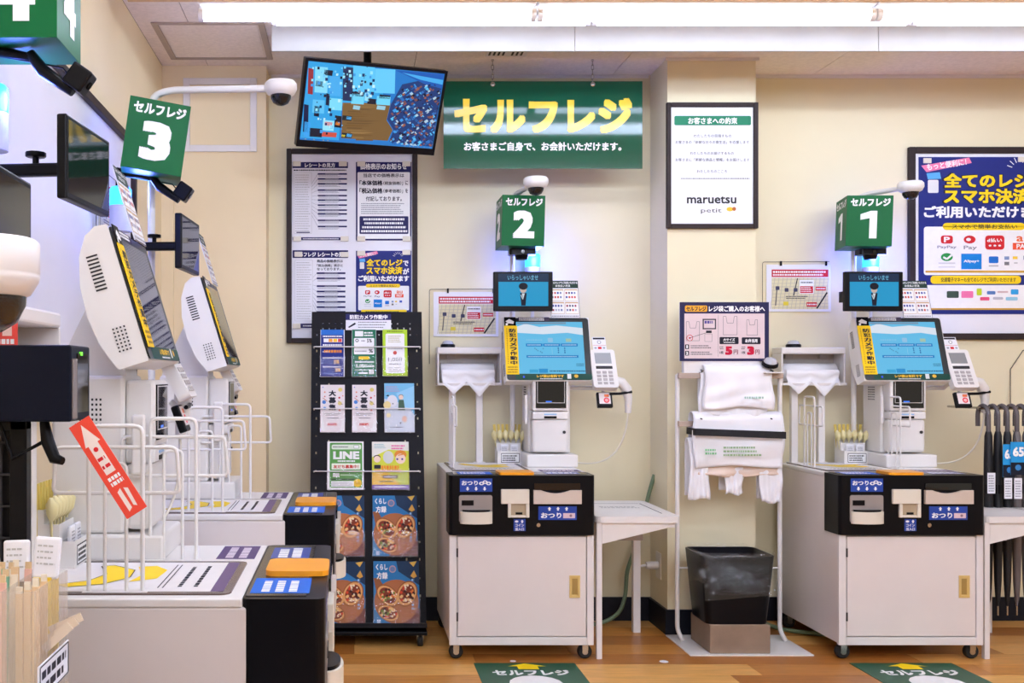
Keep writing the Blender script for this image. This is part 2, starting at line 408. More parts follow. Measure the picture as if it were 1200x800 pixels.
for i, y in enumerate((267, 307, 368, 410, 450, 491, 532, 570)):
    p.rect(308, y-7, 532, y+7, NAVY); p.fine(370, y-4, 470, y+4, 1, ink(210), 3, seed=i); p.fine(314, y+10, 500, y+26, 2, GY, seed=i+50)
    p.line(278, 300+i*30, 308, y, 2, GY)
p.rect(120, 660, 553, 695, NAVY); p.fine(200, 668, 500, 688, 1, WH, 3, seed=3)
p.build(o); clips(o, p, [(165, 120), (525, 122), (150, 680)])
def pay_icons(p, X0, Y0, sx, sy):
    """the payment marks printed on the white panel; unit box 0..100 x 0..60"""
    def r(x0, y0, x1, y1, c, k=4, rad=0):
        if rad: p.rr(X0+x0*sx, Y0+y0*sy, X0+x1*sx, Y0+y1*sy, rad*sx, c, k)
        else: p.rect(X0+x0*sx, Y0+y0*sy, X0+x1*sx, Y0+y1*sy, c, k)
    def tx(t, x0, y0, x1, y1, c, b=.02): p.text(t, X0+x0*sx, Y0+y0*sy, X0+x1*sx, Y0+y1*sy, c, 5, b)
    r(13, 5, 23, 17, RED, rad=2); tx('P', 15.5, 7, 20.5, 15, WH, .03); tx('PayPay', 10, 20, 26, 25, GY)
    p.disc(X0+37*sx, Y0+11*sy, 5*sx, RED, 4, 6*sy); p.disc(X0+36*sx, Y0+11*sy, 2*sx, WH, 5, 2.4*sy); tx('Pay', 32, 20, 43, 27, GY)
    r(50, 5, 66, 26, RED, rad=2.5); tx('d払い', 51.5, 9, 64, 15, WH, .03)
    for i in range(3): p.disc(X0+(54+4*i)*sx, Y0+20*sy, 1.2*sx, WH, 5, 1.4*sy)
    tx('au', 76, 6, 88, 14, ink(235, 110, 60)); r(73, 16, 90, 26, ink(235, 84, 50)); tx('PAY', 76, 17.5, 87, 24.5, WH, .03)
    p.disc(X0+18*sx, Y0+37*sy, 5*sx, ink(40, 150, 70), 4, 6*sy); p.line(X0+15*sx, Y0+37*sy, X0+18*sx, Y0+40*sy, 1.6*sx, WH, 5); p.line(X0+18*sx, Y0+40*sy, X0+22*sx, Y0+34*sy, 1.6*sx, WH, 5)
    r(11, 45, 25, 47, ink(215)); r(11, 51, 25, 52.5, ink(215))
    r(30, 32, 47, 55, ink(20, 130, 214)); tx('Alipay+', 32, 41, 45, 46, WH)
    r(53, 36, 61, 46, ink(30, 110, 200), rad=1); r(53, 49, 61, 51, ink(180)); r(66, 36, 70, 41, ink(130, 150, 190)); r(66, 44, 70, 49, ink(120)); r(73, 36, 77, 40, ink(240, 200, 60)); r(82, 35, 87, 41, ink(50, 90, 190)); r(74, 45, 77, 46.5, ink(180))
def pay_poster(p, x0, y0, x1, y1, scale=1.0):
    """navy poster; native drawing 0..1000 x 0..1000 mapped into the box"""
    def X(v): return x0+(x1-x0)*v/1000
    def Yv(v): return y0+(y1-y0)*v/1000
    p.rect(x0, y0, x1, y1, ink(34, 44, 120))
    p.poly([(X(20), Yv(80)), (X(380), Yv(5)), (X(400), Yv(55)), (X(60), Yv(140))], ink(240, 130, 170), 2); p.text('もっと便利に！', X(60), Yv(38), X(360), Yv(100), WH, 3, .02, rot=-8)
    p.poly([(X(60), Yv(150)), (X(160), Yv(140)), (X(170), Yv(200)), (X(70), Yv(205))], ink(90, 170, 225), 2); p.rr(X(70), Yv(210), X(150), Yv(330), (x1-x0)*.01, ink(225), 2)
    for i in range(7):
        a = R(200+i*23); p.line(X(760)+(x1-x0)*.06*math.cos(a), Yv(120)+(x1-x0)*.06*math.sin(a), X(760)+(x1-x0)*.10*math.cos(a), Yv(120)+(x1-x0)*.10*math.sin(a), (x1-x0)*.006, WH, 2)
    for t, a, b_, c, d in (('全てのレジ', 190, 150, 840, 280), ('スマホ決済', 190, 290, 840, 430)):
        p.text(t, X(a-14), Yv(b_-8), X(c+14), Yv(d+8), DK, 2.6, .06).text(t, X(a), Yv(b_), X(c), Yv(d), YE, 3.2, .038)
    p.text('で', X(850), Yv(180), X(950), Yv(280), WH, 3.2, .035); p.text('が', X(850), Yv(320), X(960), Yv(430), WH, 3.2, .035)
    p.text('ご利用いただけます', X(40), Yv(450), X(960), Yv(560), WH, 3.2, .04)
    p.rr(X(40), Yv(640), X(960), Yv(1085), (x1-x0)*.02, WH, 2); p.rr(X(180), Yv(605), X(800), Yv(672), (x1-x0)*.03, YE, 3)
    p.text('スマホで簡単お支払い', X(250), Yv(618), X(740), Yv(660), DK, 4, .01)
    pay_icons(p, X(50), Yv(690), (x1-x0)*.0090, (y1-y0)*.0062)
o, p = sheet('notice_sheet', 'small navy smartphone payment sheet at lower right of notice board', 'notice', U(614, 92, oy=280)+U(1046, 640, oy=280), YB, M_PAPER)
p.b = (614, 92, 1046, 640)
pay_poster(p, 614, 92, 1046, 520); p.rect(614, 520, 1046, 640, ink(34, 44, 120), .5); p.rr(655, 552, 1010, 590, 10, YE, 3); p.fine(690, 560, 950, 575, 1, DK, 4, seed=2)
p.build(o); clips(o, p, [(655, 112), (1008, 105)])

# the big framed poster on the right
wall_frame('poster_frame', 'large dark framed board on the right wall beside lane sign 1', (1063, 173, 1345, 398), YF, .030)
o, p = sheet('payment_poster', 'large navy smartphone payment poster in the right wall frame', 'poster', (1076, 184, 1232, 368), YB, M_PAPER)
V = lambda x, y: (960+x/4.704, 170+y/4.706)
pay_poster(p, 1076, 184, 1232, 311.5)
p.rect(1076, 311, 1232, 368, ink(34, 44, 120), .5); p.rect(1084, 317, 1226, 319.5, ink(214, 164, 60), 3); p.rr(1090, 323, 1196, 332.5, 4, YE, 3); p.text('交通電子マネーも全てのレジでご利用いただけます', 1102, 325, 1190, 330.5, DK, 4, .01)
p.rect(1084, 334, 1226, 361, WH, 3); p.rect(1084, 361, 1226, 363, ink(214, 164, 60), 3)
for x0, y0, x1, y1, c in ((1109, 341, 1123, 349, (60, 80, 70)), (1126, 341, 1140, 349, (240, 120, 170)), (1144, 338, 1150, 346, (190, 210, 40)), (1156, 341, 1166, 345, (90, 130, 190)), (1168, 341, 1181, 343, (220, 190, 190)), (1184, 339, 1193, 345, (50, 160, 220)), (1148, 348, 1159, 352, (230, 80, 120)), (1163, 348, 1175, 351, (190, 190, 200)), (1178, 348, 1192, 352, (150, 205, 225))):
    p.rr(x0, y0, x1, y1, 1.2, ink(*c), 4)
p.build(o); clips(o, p, [(1086, 188.5), (1197, 187)])
# promise poster on the pillar
wall_frame('poster_frame', 'dark framed store promise poster on the pillar front', (780, 121, 887, 268), YPIL-.002, .020, .02)
o, p = sheet('promise_poster', 'white customer promise poster with green heading bar in pillar frame', 'poster', (786, 127.5, 881, 262), YPIL-.011, M_PAPER)
p.b = (90, 268, 420, 738)
p.rr(104, 297, 416, 336, 6, ink(38, 128, 92)).text('お客さまへの約束', 160, 304, 360, 331, WH, bold=.025)
p.text('わたしたちの目指すもの', 182, 372, 336, 386, ink(140)).text('お客さまの「新鮮な日々の食生活」を応援します', 108, 398, 408, 412, ink(110), bold=.01)
p.text('わたしたちのお届けするもの', 168, 444, 346, 457, ink(140)).text('お客さまに「新鮮な商品と情報」をお届けします', 108, 470, 410, 484, ink(110), bold=.01)
p.text('わたしたちのこころ', 195, 518, 318, 531, ink(140)); p.fine(130, 548, 410, 560, 1, ink(150), seed=3)
p.text('maruetsu', 155, 626, 356, 656, ink(52, 52, 54), bold=.02).text('petit', 212, 676, 296, 698, ink(70, 70, 60), bold=.0)
p.disc(330, 679, 14, ink(238, 196, 60), 3, 9).disc(347, 678, 8, ink(190, 110, 50), 4, 8)
p.build(o)
# green hanging sign on two chains
YS = 4.60
o, p = sheet('hanging_sign', 'wide green hanging self checkout sign with big yellow lettering', 'sign', (519.5, 96, 752, 198), YS, M_HGREEN, thick=.012)
p.b = (42, 70, 1116, 546)
SY = mat('sign_yellow', (246, 208, 62), rough=.14, var=.02, spec=.6); SW = mat('sign_white', (240, 240, 240), rough=.14, var=.02, spec=.6)
p.text('セルフレジ', 100, 162, 1060, 354, SY, bold=.048, res=4).text('お客さまご自身で、お会計いただけます。', 152, 402, 1002, 450, SW, bold=.03)
p.build(o, name='lettering')
for cx in (577, 694):
    X_ = at(cx, 96, YS)[0]-o.location.x; zt = at(cx, 96, YS)[2]-o.location.z
    ch = MB(); z = zt-.012; i = 0
    top = ZC-o.location.z
    while z < top-.004:
        h = min(.026, top-z); n = 10
        pts = [(X_+(.0055*math.cos(2*PI*j/n) if i % 2 else 0), -.006+(0 if i % 2 else .0055*math.cos(2*PI*j/n)), z+h/2+h/2*math.sin(2*PI*j/n)) for j in range(n)]
        ch.tube(pts, .0016, 5, closed=True); z += h*.80; i += 1
    ch.build('chain', M_CHROME, o)
    MB().lathe([(.003, -.014), (.011, -.014), (.011, -.0135), (.003, -.0135)], (X_, 0, zt-.014), axis='y', n=12).build('eyelet', M_CHROME, o)

# map sheets hung from wire
def map_sheet(b, Y, label, loc=None, rz=0):
    o, p = sheet('map_sheet', label, 'poster', b, Y, M_PAPER, group='area map sheets')
    p.b = (0, 0, 100, 76)
    p.rect(8, 8, 96, 20, ink(196, 34, 48)); p.fine(10, 9.5, 94, 19, 2, WH, 3, seed=1, fill=.6); p.rect(8, 21, 96, 72, ink(226, 218, 178))
    rgm = random.Random(11)
    for i in range(14): x = 10+i*6.4; p.line(x+3, 21.3, x-4, 71.8, .9, ink(196, 190, 170), 2)
    for i in range(9): y = 25+i*5.6; p.line(8.2, y, 95.8, y-1.5, .8, ink(196, 190, 170), 2)
    p.line(48, 22, 42, 50, 1.6, ink(60), 3); p.line(16, 40, 14, 66, 1.6, ink(90), 3); p.line(94, 45, 78, 71, 2.4, ink(40), 3)
    p.rect(51, 25, 73, 47, WH, 4).rect(52, 26, 72, 31, ink(240), 5).rect(52, 35, 72, 46, RED, 5).fine(53, 36, 71, 45, 3, WH, 6, seed=2); p.fine(53, 27, 71, 31, 1, DK, 6, seed=4)
    p.rect(76, 36, 92, 42, RED, 4).rect(62, 61, 78, 68, RED, 4).fine(77, 37, 91, 41, 1, WH, 5, seed=3).fine(63, 62, 77, 67, 1, WH, 5, seed=3)
    for x, y, w_ in ((17, 38, 6), (31, 41, 6), (45, 41, 6)): p.rr(x-w_/2, y-w_/2, x+w_/2, y+w_/2, 1, ink(70, 70, 96), 4)
    p.fine(30, 50, 66, 56, 2, DK, 4, seed=7); p.rect(26, 60, 34, 66, ink(226, 206, 70), 3)
    p.build(o); W_ = p.w; H_ = p.h
    wr = MB().tube(fillet([(-.02, -.006, -.13), (-.02, -.006, H_+.012), (W_*.97, -.006, H_+.014)], .01), .0012, 5).build('hanger_wire', M_DGREY, o)
    for x in (.22, .92): box('clip', M_BLACK, W_*x-.004, W_*x+.004, -.009, -.002, H_-.006, H_+.016, o)
    if loc: o.location = loc; o.rotation_euler = (0, 0, rz)
    return o
map_sheet((508, 342, 584, 394), YW-.004, 'area map sheet with red heading on wall behind lane 2')
map_sheet((898, 310, 973.5, 365), YW-.004, 'area map sheet with red heading on wall above the bag price board')
map_sheet((0, 0, 76, 55), 4.84, 'area map sheet on the left wall behind lane 3, seen edge on', loc=(XL+.012, 3.42, 1.62), rz=R(90))
# the board frame on the left wall
t = thing('poster_frame', 'dark edged white board on the left wall behind lanes 3 and 4', 'frame', (XL, 0, 0))
ya, yb, za, zb = 1.9, 4.0, 1.05, 2.065
box('board', M_PAPER, 0, .010, ya+.03, yb-.03, za+.03, zb-.03, t)
box('frame_rail', M_FRAME, 0, .03, ya, yb, zb-.03, zb, t, .003); box('frame_rail', M_FRAME, 0, .03, ya, yb, za, za+.03, t, .003)
box('frame_side', M_FRAME, 0, .03, yb-.03, yb, za+.03, zb-.03, t, .003); box('frame_side', M_FRAME, 0, .03, ya, ya+.03, za+.03, zb-.03, t, .003)

# ------------------------------------------------------------------ ceiling monitor
t = thing('ceiling_monitor', 'large tilted black monitor showing the store camera picture under the ceiling', 'monitor', (.093, 4.25, 2.264))
t.rotation_mode = 'YXZ'; t.rotation_euler = (R(25.4), R(-.5), R(19.1))
mw, mh = .618, .355
box('case', M_BLACK, -mw/2, mw/2, 0, .035, -mh/2, mh/2, t, .004); box('back_cover', M_BLACK, -mw*.3, mw*.3, .035, .06, -mh*.3, mh*.3, t, .006)
bz = MB(); e = .012; ea = .028
bz.box(-mw/2, mw/2, -.004, 0, mh/2-e, mh/2).box(-mw/2, mw/2, -.004, 0, -mh/2, -mh/2+ea).box(-mw/2, -mw/2+e, -.004, 0, -mh/2+ea, mh/2-e).box(mw/2-e, mw/2, -.004, 0, -mh/2+ea, mh/2-e)
bz.build('bezel', M_BLACK, t)
src = [(205, 45), (1015, 120), (935, 600), (150, 545)]; dst = [(0, 0), (100, 0), (100, 100), (0, 100)]
A = []
for (x, y), (u, v) in zip(src, dst):
    A.append([x, y, 1, 0, 0, 0, -u*x, -u*y, u]); A.append([0, 0, 0, x, y, 1, -v*x, -v*y, v])
A = np.array(A, float); hh = np.linalg.solve(A[:, :8], A[:, 8])
def HH(x, y):
    w_ = hh[6]*x+hh[7]*y+1; return ((hh[0]*x+hh[1]*y+hh[2])/w_, (hh[3]*x+hh[4]*y+hh[5])/w_)
def CL(pts): return [(min(99.6, max(.4, a)), min(97.5, max(.4, b_))) for a, b_ in (HH(*q_) for q_ in pts)]
p = Print((0, 0, 100, 100), mw-2*e, mh-e-ea, (-mw/2+e, -.0006, -mh/2+ea))
G = lambda r_, g_, b_: glow(r_, g_, b_, .98)
p.rect(0, 0, 100, 100, G(30, 120, 200), 0)
def pp(pts, c, k=1): p.poly(CL(pts), G(*c), k)
pp([(205, 45), (600, 70), (660, 300), (400, 330), (380, 560), (150, 545)], (48, 160, 225))
pp([(405, 310), (690, 310), (665, 420), (700, 480), (670, 550), (395, 535)], (120, 92, 56), 2)
rgm = random.Random(5)
for i in range(16):
    y = 315+i*15; xa = 405+rgm.random()*80; pp([(xa, y), (xa+60+rgm.random()*110, y+4), (xa+60+rgm.random()*110, y+11), (xa, y+9)], rgm.choice(((138, 108, 66), (104, 80, 50), (150, 118, 74), (112, 84, 48))), 2.4)
pp([(690, 320), (760, 190), (1010, 130), (935, 600), (680, 555), (705, 480), (668, 415)], (26, 60, 120), 2)
pp([(720, 100), (1012, 122), (995, 215), (900, 190)], (20, 90, 180), 2.5); pp([(760, 115), (1005, 160), (1000, 190), (870, 160)], (70, 170, 235), 2.8)
for i in range(420):
    a, b_ = rgm.random(), rgm.random()
    x = 680+a*300; y = 190+b_*390
    if x < 760-(y-190)*.4 and y < 420: continue
    if x > 1000-(y-130)*.16: continue
    w_, h_ = 5+rgm.random()*14, 5+rgm.random()*14
    c = rgm.choice(((60, 150, 225), (90, 190, 240), (24, 40, 80), (16, 24, 44), (40, 110, 190), (120, 80, 80), (150, 90, 70), (170, 200, 220), (30, 90, 160), (20, 60, 120)))
    pp([(x, y), (x+w_, y-w_*.7), (x+w_+h_*.6, y-w_*.7+h_*.8), (x+h_*.6, y+h_*.8)], c, 3+rgm.random()*.8)
for (x0, y0, x1, y1, c) in ((460, 250, 535, 320, (110, 210, 245)), (460, 238, 535, 270, (20, 30, 50)), (610, 265, 690, 325, (110, 210, 245)), (625, 255, 690, 285, (20, 30, 50)), (540, 240, 565, 300, (150, 220, 245)), (555, 280, 605, 320, (20, 30, 50)), (410, 80, 470, 300, (30, 50, 90)), (470, 70, 600, 240, (90, 195, 245)), (600, 90, 720, 250, (100, 200, 245)), (205, 90, 235, 260, (150, 50, 60)), (245, 80, 320, 250, (130, 215, 250)), (250, 170, 290, 210, (16, 26, 50)), (300, 100, 350, 140, (16, 26, 50)), (330, 140, 400, 270, (70, 170, 235)), (310, 250, 330, 330, (16, 30, 60)), (330, 280, 405, 360, (120, 215, 245)), (230, 290, 300, 380, (90, 190, 240)), (240, 330, 270, 400, (16, 26, 50)), (290, 420, 355, 490, (150, 225, 250)), (300, 430, 345, 460, (220, 90, 80)), (285, 495, 370, 530, (200, 80, 70)), (175, 320, 205, 500, (16, 30, 70)), (180, 430, 215, 530, (60, 160, 235)), (210, 470, 285, 530, (20, 30, 50)), (360, 390, 400, 470, (20, 26, 40)), (365, 430, 390, 455, (220, 130, 60)), (470, 325, 510, 355, (150, 200, 220)), (610, 325, 660, 355, (150, 200, 220)), (405, 390, 460, 425, (20, 40, 50)), (430, 395, 458, 418, (80, 170, 235)), (400, 500, 462, 535, (20, 40, 50)), (430, 505, 460, 530, (80, 170, 235)), (400, 510, 420, 528, (210, 190, 60))):
    pp([(x0, y0), (x1, y0+6), (x1-5, y1), (x0-5, y1-5)], c, 3)
for i in range(110):
    x = 215+rgm.random()*380; y = 70+rgm.random()*(190 if x > 400 else 430); s_ = 4+rgm.random()*13
    pp([(x, y), (x+s_, y+1), (x+s_-1, y+s_*1.3), (x-1, y+s_*1.3)], rgm.choice(((150, 225, 250), (24, 50, 100), (60, 150, 225), (16, 24, 48), (110, 200, 245), (190, 235, 250))), 3.9)
for x in (180, 230, 285, 312, 770, 800, 820, 848, 885, 920): p.rect(*[v for v in (HH(x, 545+(x-180)*.055)[0], 98, HH(x, 560)[0]+1, 99.4)], G(130, 150, 170), 4)
p.build(t, name='screen')
# suspension: pole from the ceiling
mt = thing('monitor_bracket', 'black ceiling pole that carries the tilted camera monitor', 'bracket', (.075, 4.36, 0))
MB().tube([(0, 0, ZC), (0, 0, 2.37)], .017, 12).build('pole', M_BLACK, mt); MB().lathe([(.05, ZC-.012), (.05, ZC)], n=20).build('ceiling_plate', M_BLACK, mt)
MB().tube([(0, 0, 2.385), (.012, -.055, 2.31)], .018, 10).build('swivel', M_BLACK, mt)

# ------------------------------------------------------------------ leaflet rack
RO = Vector((-.175, 4.41, .07)); RA = math.atan(.30/1.386); RS, RC = math.sin(RA), math.cos(RA); RW, RL = .505, 1.41
def rk(px, py):
    k = (py-VPY)/FOC; w_ = (EYE-RO.z-k*RO.y)/(RC+k*RS); tt = RO.y+w_*RS
    return ((px-VPX)/FOC*tt-RO.x, w_)
rack = thing('leaflet_rack', 'black slotted leaflet rack on castors left of lane 2', 'rack', RO); rack.rotation_euler = (-RA, 0, 0)
cols = [.024, .052]+[.052+.0285*i for i in range(1, 15)]+[.48]
us = [0]; hc = {}
for c in cols:
    us += [c-.003, c+.003]; hc[len(us)-2] = c
us.append(RW)
ws = [0]; hr = {}; n_r = int((RL-.08)/.026)
for i in range(n_r):
    w0 = .05+i*.026; ws += [w0, w0+(.011 if i % 2 else .006)]; hr[len(ws)-2] = i
ws.append(RL)
keep = {1, 13}
pm_ = MB(); fs = []
for j in range(len(ws)-1):
    for i in range(len(us)-1):
        if i in hc and j in hr:
            ci = cols.index(hc[i]); ri = hr[j]; w0 = ws[j]
            if ci in (0, len(cols)-1):
                if ri % 3 == 0: continue
            elif w0 > 1.27 and ci not in (5, 6, 7, 8, 9) and ci not in (14,): continue
            elif ci in (2, 14) and ri % 2: continue
            elif w0 > .38 and ci in (4, 6, 8, 10, 12) and ri % 4 == 1 and False: continue
        fs.append((j*len(us)+i, j*len(us)+i+1, (j+1)*len(us)+i+1, (j+1)*len(us)+i))
pm_.add([(u, 0, w_) for w_ in ws for u in us], fs)
pm_.build('slotted_panel', M_SLATE, rack, solid=.003)
for x0 in (0, RW-.014): box('side_rail', M_SLATE, x0, x0+.014, 0, .03, 0, RL, rack, .002)
box('bottom_shelf', M_SLATE, 0, RW, -.05, .03, 0, .02, rack, .002)
for py in (408, 480, 553):
    u0, w_ = rk(368, py); u1, _ = rk(492, py)
    MB().tube(fillet([(u0, 0, w_), (u0, -.03, w_), (u1, -.03, w_), (u1, 0, w_)], .006), .0028, 6).build('retaining_bar', M_WHITE, rack)
base = thing('rack_base', 'black castor base under the leaflet rack', 'rack base', (RO.x, RO.y, 0))
box('cross_bar', M_BLACK, 0, RW, -.06, .24, .05, .066, base, .003)
for x_ in (.03, RW-.03):
    for y_ in (-.035, .21):
        MB().lathe([(.021, -.011), (.0235, -.006), (.0235, .006), (.021, .011)], (x_, y_, .0235), axis='x', n=14).build('castor_wheel', M_RUBBER, base)
        box('castor_fork', M_CHROME, x_-.014, x_+.014, y_-.006, y_+.006, .03, .052, base)
def leaf(name, label, b, m, draw, group=None, thick=.012, pocket=True, units=None, off=.002):
    u0, w1 = rk(b[0], b[1]); u1, w0 = rk(b[2], b[3]); w_, h_ = u1-u0, w1-w0
    o = MB().box(0, w_, -thick, 0, 0, h_).build(name, m)
    o.location = RO+Vector((u0, -off*RC+w0*RS, off*RS+w0*RC)); o.rotation_euler = (-RA, 0, 0); tag(o, label, 'leaflet', group)
    p = Print(units or b, w_, h_, (0, -thick, 0)); draw(p); p.build(o)
    if pocket:
        q_ = MB().box(u0-.004, u1+.004, -.022, -.0205, w0-.004, w0+h_*.42).box(u0-.004, u1+.004, -.0205, 0, w0-.006, w0-.004); q_.build('pocket', M_ACRYL, rack)
    return o
c4 = lambda x, y: (350+x/6.667, 360+y/6.667)
c5 = lambda x, y: (350+x/6.667, 470+y/6.667)
def d_cam(p):
    p.rect(368, 55, 722, 103, NAVY).text('防犯カメラ作動中', 400, 62, 694, 97, WH, bold=.035).fine(465, 110, 700, 170, 3, ink(130), seed=3, fill=.35)
    p.poly([(385, 158), (440, 122), (448, 135), (395, 164)], DK, 2)
leaf('camera_notice', 'security camera notice card at the top of the leaflet rack', c4(368, 55)+c4(722, 180), M_PAPER, d_cam, thick=.004, pocket=False, units=(368, 55, 722, 180), off=.004)
def d_navy(p):
    p.rect(175, 180, 352, 545, ink(30, 46, 130)).rect(175, 180, 352, 222, ink(40, 110, 200), 2).fine(190, 225, 340, 242, 1, WH, 3, seed=1, fill=.7).rect(196, 250, 340, 280, WH, 3)
    for i, c in enumerate(((240, 160, 60), (250, 200, 60), (220, 80, 80))): p.rect(235+i*36, 252, 265+i*36, 278, ink(*c), 4)
    p.fine(190, 292, 340, 310, 1, WH, 3, seed=2, fill=.7).fine(200, 335, 335, 365, 1, ink(240, 150, 60), 3, seed=3, fill=.7).fine(190, 345, 240, 362, 1, WH, 3, seed=3)
    p.fine(190, 392, 335, 412, 1, WH, 3, seed=5).text('5%', 275, 418, 318, 446, ink(250, 200, 120), 3, .03).fine(190, 462, 335, 480, 1, WH, 3, seed=6).text('2%', 285, 482, 330, 508, ink(250, 200, 120), 3, .03).fine(190, 516, 345, 530, 1, ink(120, 140, 220), 3, seed=7)
leaf('leaflet', 'navy blue narrow leaflet at left of the top rack row', c4(172, 180)+c4(358, 545), M_PAPER, d_navy, 'leaflets in the top rack row', units=(172, 180, 358, 545))
def d_green(p):
    p.rect(418, 180, 604, 545, ink(36, 116, 84)).rect(440, 192, 505, 234, WH, 3).fine(512, 195, 592, 236, 2, WH, 3, seed=2, fill=.6).rr(432, 246, 592, 310, 8, WH, 3).rr(432, 322, 592, 374, 8, WH, 3)
    p.disc(456, 266, 13, DK, 4).disc(456, 266, 8, WH, 5).fine(490, 258, 520, 280, 1, GY, 4, seed=3).text('5%', 534, 252, 572, 282, ink(40), 4, .02).fine(440, 340, 530, 360, 1, GY, 4, seed=4).text('%', 548, 332, 580, 362, ink(40), 4, .02)
    p.rr(468, 390, 552, 414, 5, YE, 3).fine(440, 424, 590, 442, 1, WH, 3, seed=5, fill=.7).text('5,000', 445, 450, 535, 480, WH, 3, .03).fine(540, 455, 590, 478, 1, WH, 3, seed=8, fill=.7).fine(440, 488, 540, 502, 1, WH, 3, seed=6).rect(470, 512, 540, 526, WH, 3).rect(548, 490, 588, 528, ink(226), 3)
leaf('leaflet', 'green and white narrow leaflet in the middle of the top rack row', c4(416, 180)+c4(606, 545), M_PAPER, d_green, 'leaflets in the top rack row', units=(416, 180, 606, 545))
def d_lime(p):
    p.rect(655, 180, 850, 540, ink(178, 214, 50)).rr(678, 212, 828, 520, 10, WH, 2).fine(690, 186, 820, 202, 1, ink(90, 120, 40), 3, seed=2).fine(700, 225, 805, 285, 4, ink(190, 180, 120), 3, seed=3, fill=.4).fine(690, 322, 815, 340, 1, GY, 3, seed=4)
    p.disc(752, 362, 15, ink(200, 80, 70), 3).text('1,000', 698, 398, 808, 432, ink(60), 3, .0).fine(705, 440, 800, 458, 1, ink(90), 3, seed=5).fine(700, 470, 810, 512, 3, ink(190), 3, seed=6)
leaf('leaflet', 'lime green bordered leaflet at right of the top rack row', c4(655, 180)+c4(850, 540), M_PAPER, d_lime, 'leaflets in the top rack row', units=(655, 180, 850, 540))
def d_wanted(p):
    p.rect(172, 0, 360, 380, ink(236, 228, 228)); p.text('大', 236, 45, 292, 92, DK, 3, .05).text('募', 236, 100, 292, 150, DK, 3, .05).text('集', 236, 158, 292, 205, DK, 3, .05)
    for x, y, c, r_ in ((205, 60, (230, 150, 120), 7), (325, 40, (230, 210, 120), 16), (205, 95, (200, 90, 80), 6), (200, 140, (80, 130, 200), 15), (322, 150, (226, 206, 130), 16), (318, 105, (190, 60, 60), 8), (205, 190, (90, 150, 210), 12), (320, 205, (220, 160, 150), 9), (190, 20, (120, 140, 200), 5), (345, 90, (230, 140, 120), 5)): p.disc(x, y, r_, ink(*c), 3)
    p.line(190, 105, 225, 135, 5, ink(200, 120, 60), 3).line(310, 130, 342, 160, 5, ink(120, 90, 60), 3); p.fine(200, 225, 335, 250, 2, ink(140), 3, seed=4).fine(225, 262, 312, 275, 1, DK, 3, seed=6); p.fine(228, 308, 300, 328, 1, ink(216, 60, 50), 3, seed=7, fill=.95)
    p.poly([(178, 370), (178, 240), (215, 370)], ink(244), 2).poly([(355, 370), (355, 240), (318, 370)], ink(244), 2)
c45 = lambda x, y: (350+x/6.667, 451.5+y/6.667)
leaf('leaflet', 'pale recruitment leaflet at left of the second rack row', c45(172, 0)+c45(360, 368), M_PAPER, d_wanted, 'recruitment leaflets on the rack', units=(172, 0, 360, 380))
leaf('leaflet', 'pale recruitment leaflet in the middle of the second rack row', c45(418, 0)+c45(608, 368), M_PAPER, d_wanted, 'recruitment leaflets on the rack', units=(172, 0, 360, 380))
def d_blue(p):
    p.rect(668, 0, 905, 380, ink(206, 214, 226)).poly([(668, 0), (905, 0), (905, 250), (850, 170), (668, 120)], ink(120, 190, 226), 2).poly([(760, 80), (905, 20), (905, 200), (830, 190)], ink(150, 206, 236), 2.4)
    p.fine(680, 20, 790, 70, 3, ink(180, 150, 190), 3, seed=2, fill=.5); p.disc(730, 140, 42, ink(226, 226, 232), 3, 48).disc(690, 170, 30, ink(232, 214, 150), 3.2).disc(735, 160, 5, ink(80), 4)
    p.disc(800, 110, 18, ink(236, 206, 186), 3.6).disc(800, 102, 19, ink(120, 110, 120), 3.4, 15).poly([(782, 130), (820, 130), (832, 210), (776, 210)], ink(70, 100, 80), 3.4); p.poly([(680, 100), (700, 88), (706, 104)], DK, 4)
    p.disc(826, 280, 20, ink(230, 190, 170), 3, 26); p.poly([(785, 312), (800, 300), (798, 318)], DK, 4); p.fine(710, 335, 810, 350, 1, DK, 3, seed=4); p.disc(700, 250, 18, ink(236, 226, 180), 3)
leaf('leaflet', 'pale blue cartoon leaflet at right of the second rack row', c45(668, -12)+c45(905, 368), M_PAPER, d_blue, units=(668, 0, 905, 380))
def d_line(p):
    p.rect(225, 318, 505, 690, WH).rr(244, 328, 494, 676, 8, ink(92, 158, 78), 2).rr(258, 342, 486, 380, 12, ink(226, 238, 220), 3).fine(268, 352, 385, 370, 1, ink(120), 4, seed=2).rect(428, 346, 470, 374, WH, 4).outline([(430, 348), (468, 348), (468, 372), (430, 372)], 3, ink(110, 170, 100), 5)
    p.text('LINE', 270, 395, 472, 456, WH, 3, .05).fine(305, 462, 440, 480, 1, WH, 3, seed=3, fill=.7).rr(258, 488, 480, 536, 6, ink(236, 246, 226), 3).text('友だち募集中！', 272, 500, 466, 528, ink(206, 60, 50), 4, .03)
    p.rect(268, 564, 318, 594, ink(226), 3).fine(326, 568, 440, 588, 1, ink(200, 226, 190), 3, seed=5).fine(258, 604, 440, 620, 1, DK, 3, seed=6, fill=.7).rect(256, 626, 430, 668, WH, 3).fine(262, 632, 424, 664, 3, ink(170), 4, seed=7).disc(458, 640, 32, ink(244, 206, 40), 4).fine(436, 630, 480, 652, 2, ink(180, 110, 40), 5, seed=8)
leaf('leaflet', 'green and white messenger leaflet at left of the third rack row', c5(225, 318)+c5(508, 692), M_PAPER, d_line, units=(225, 318, 505, 690))
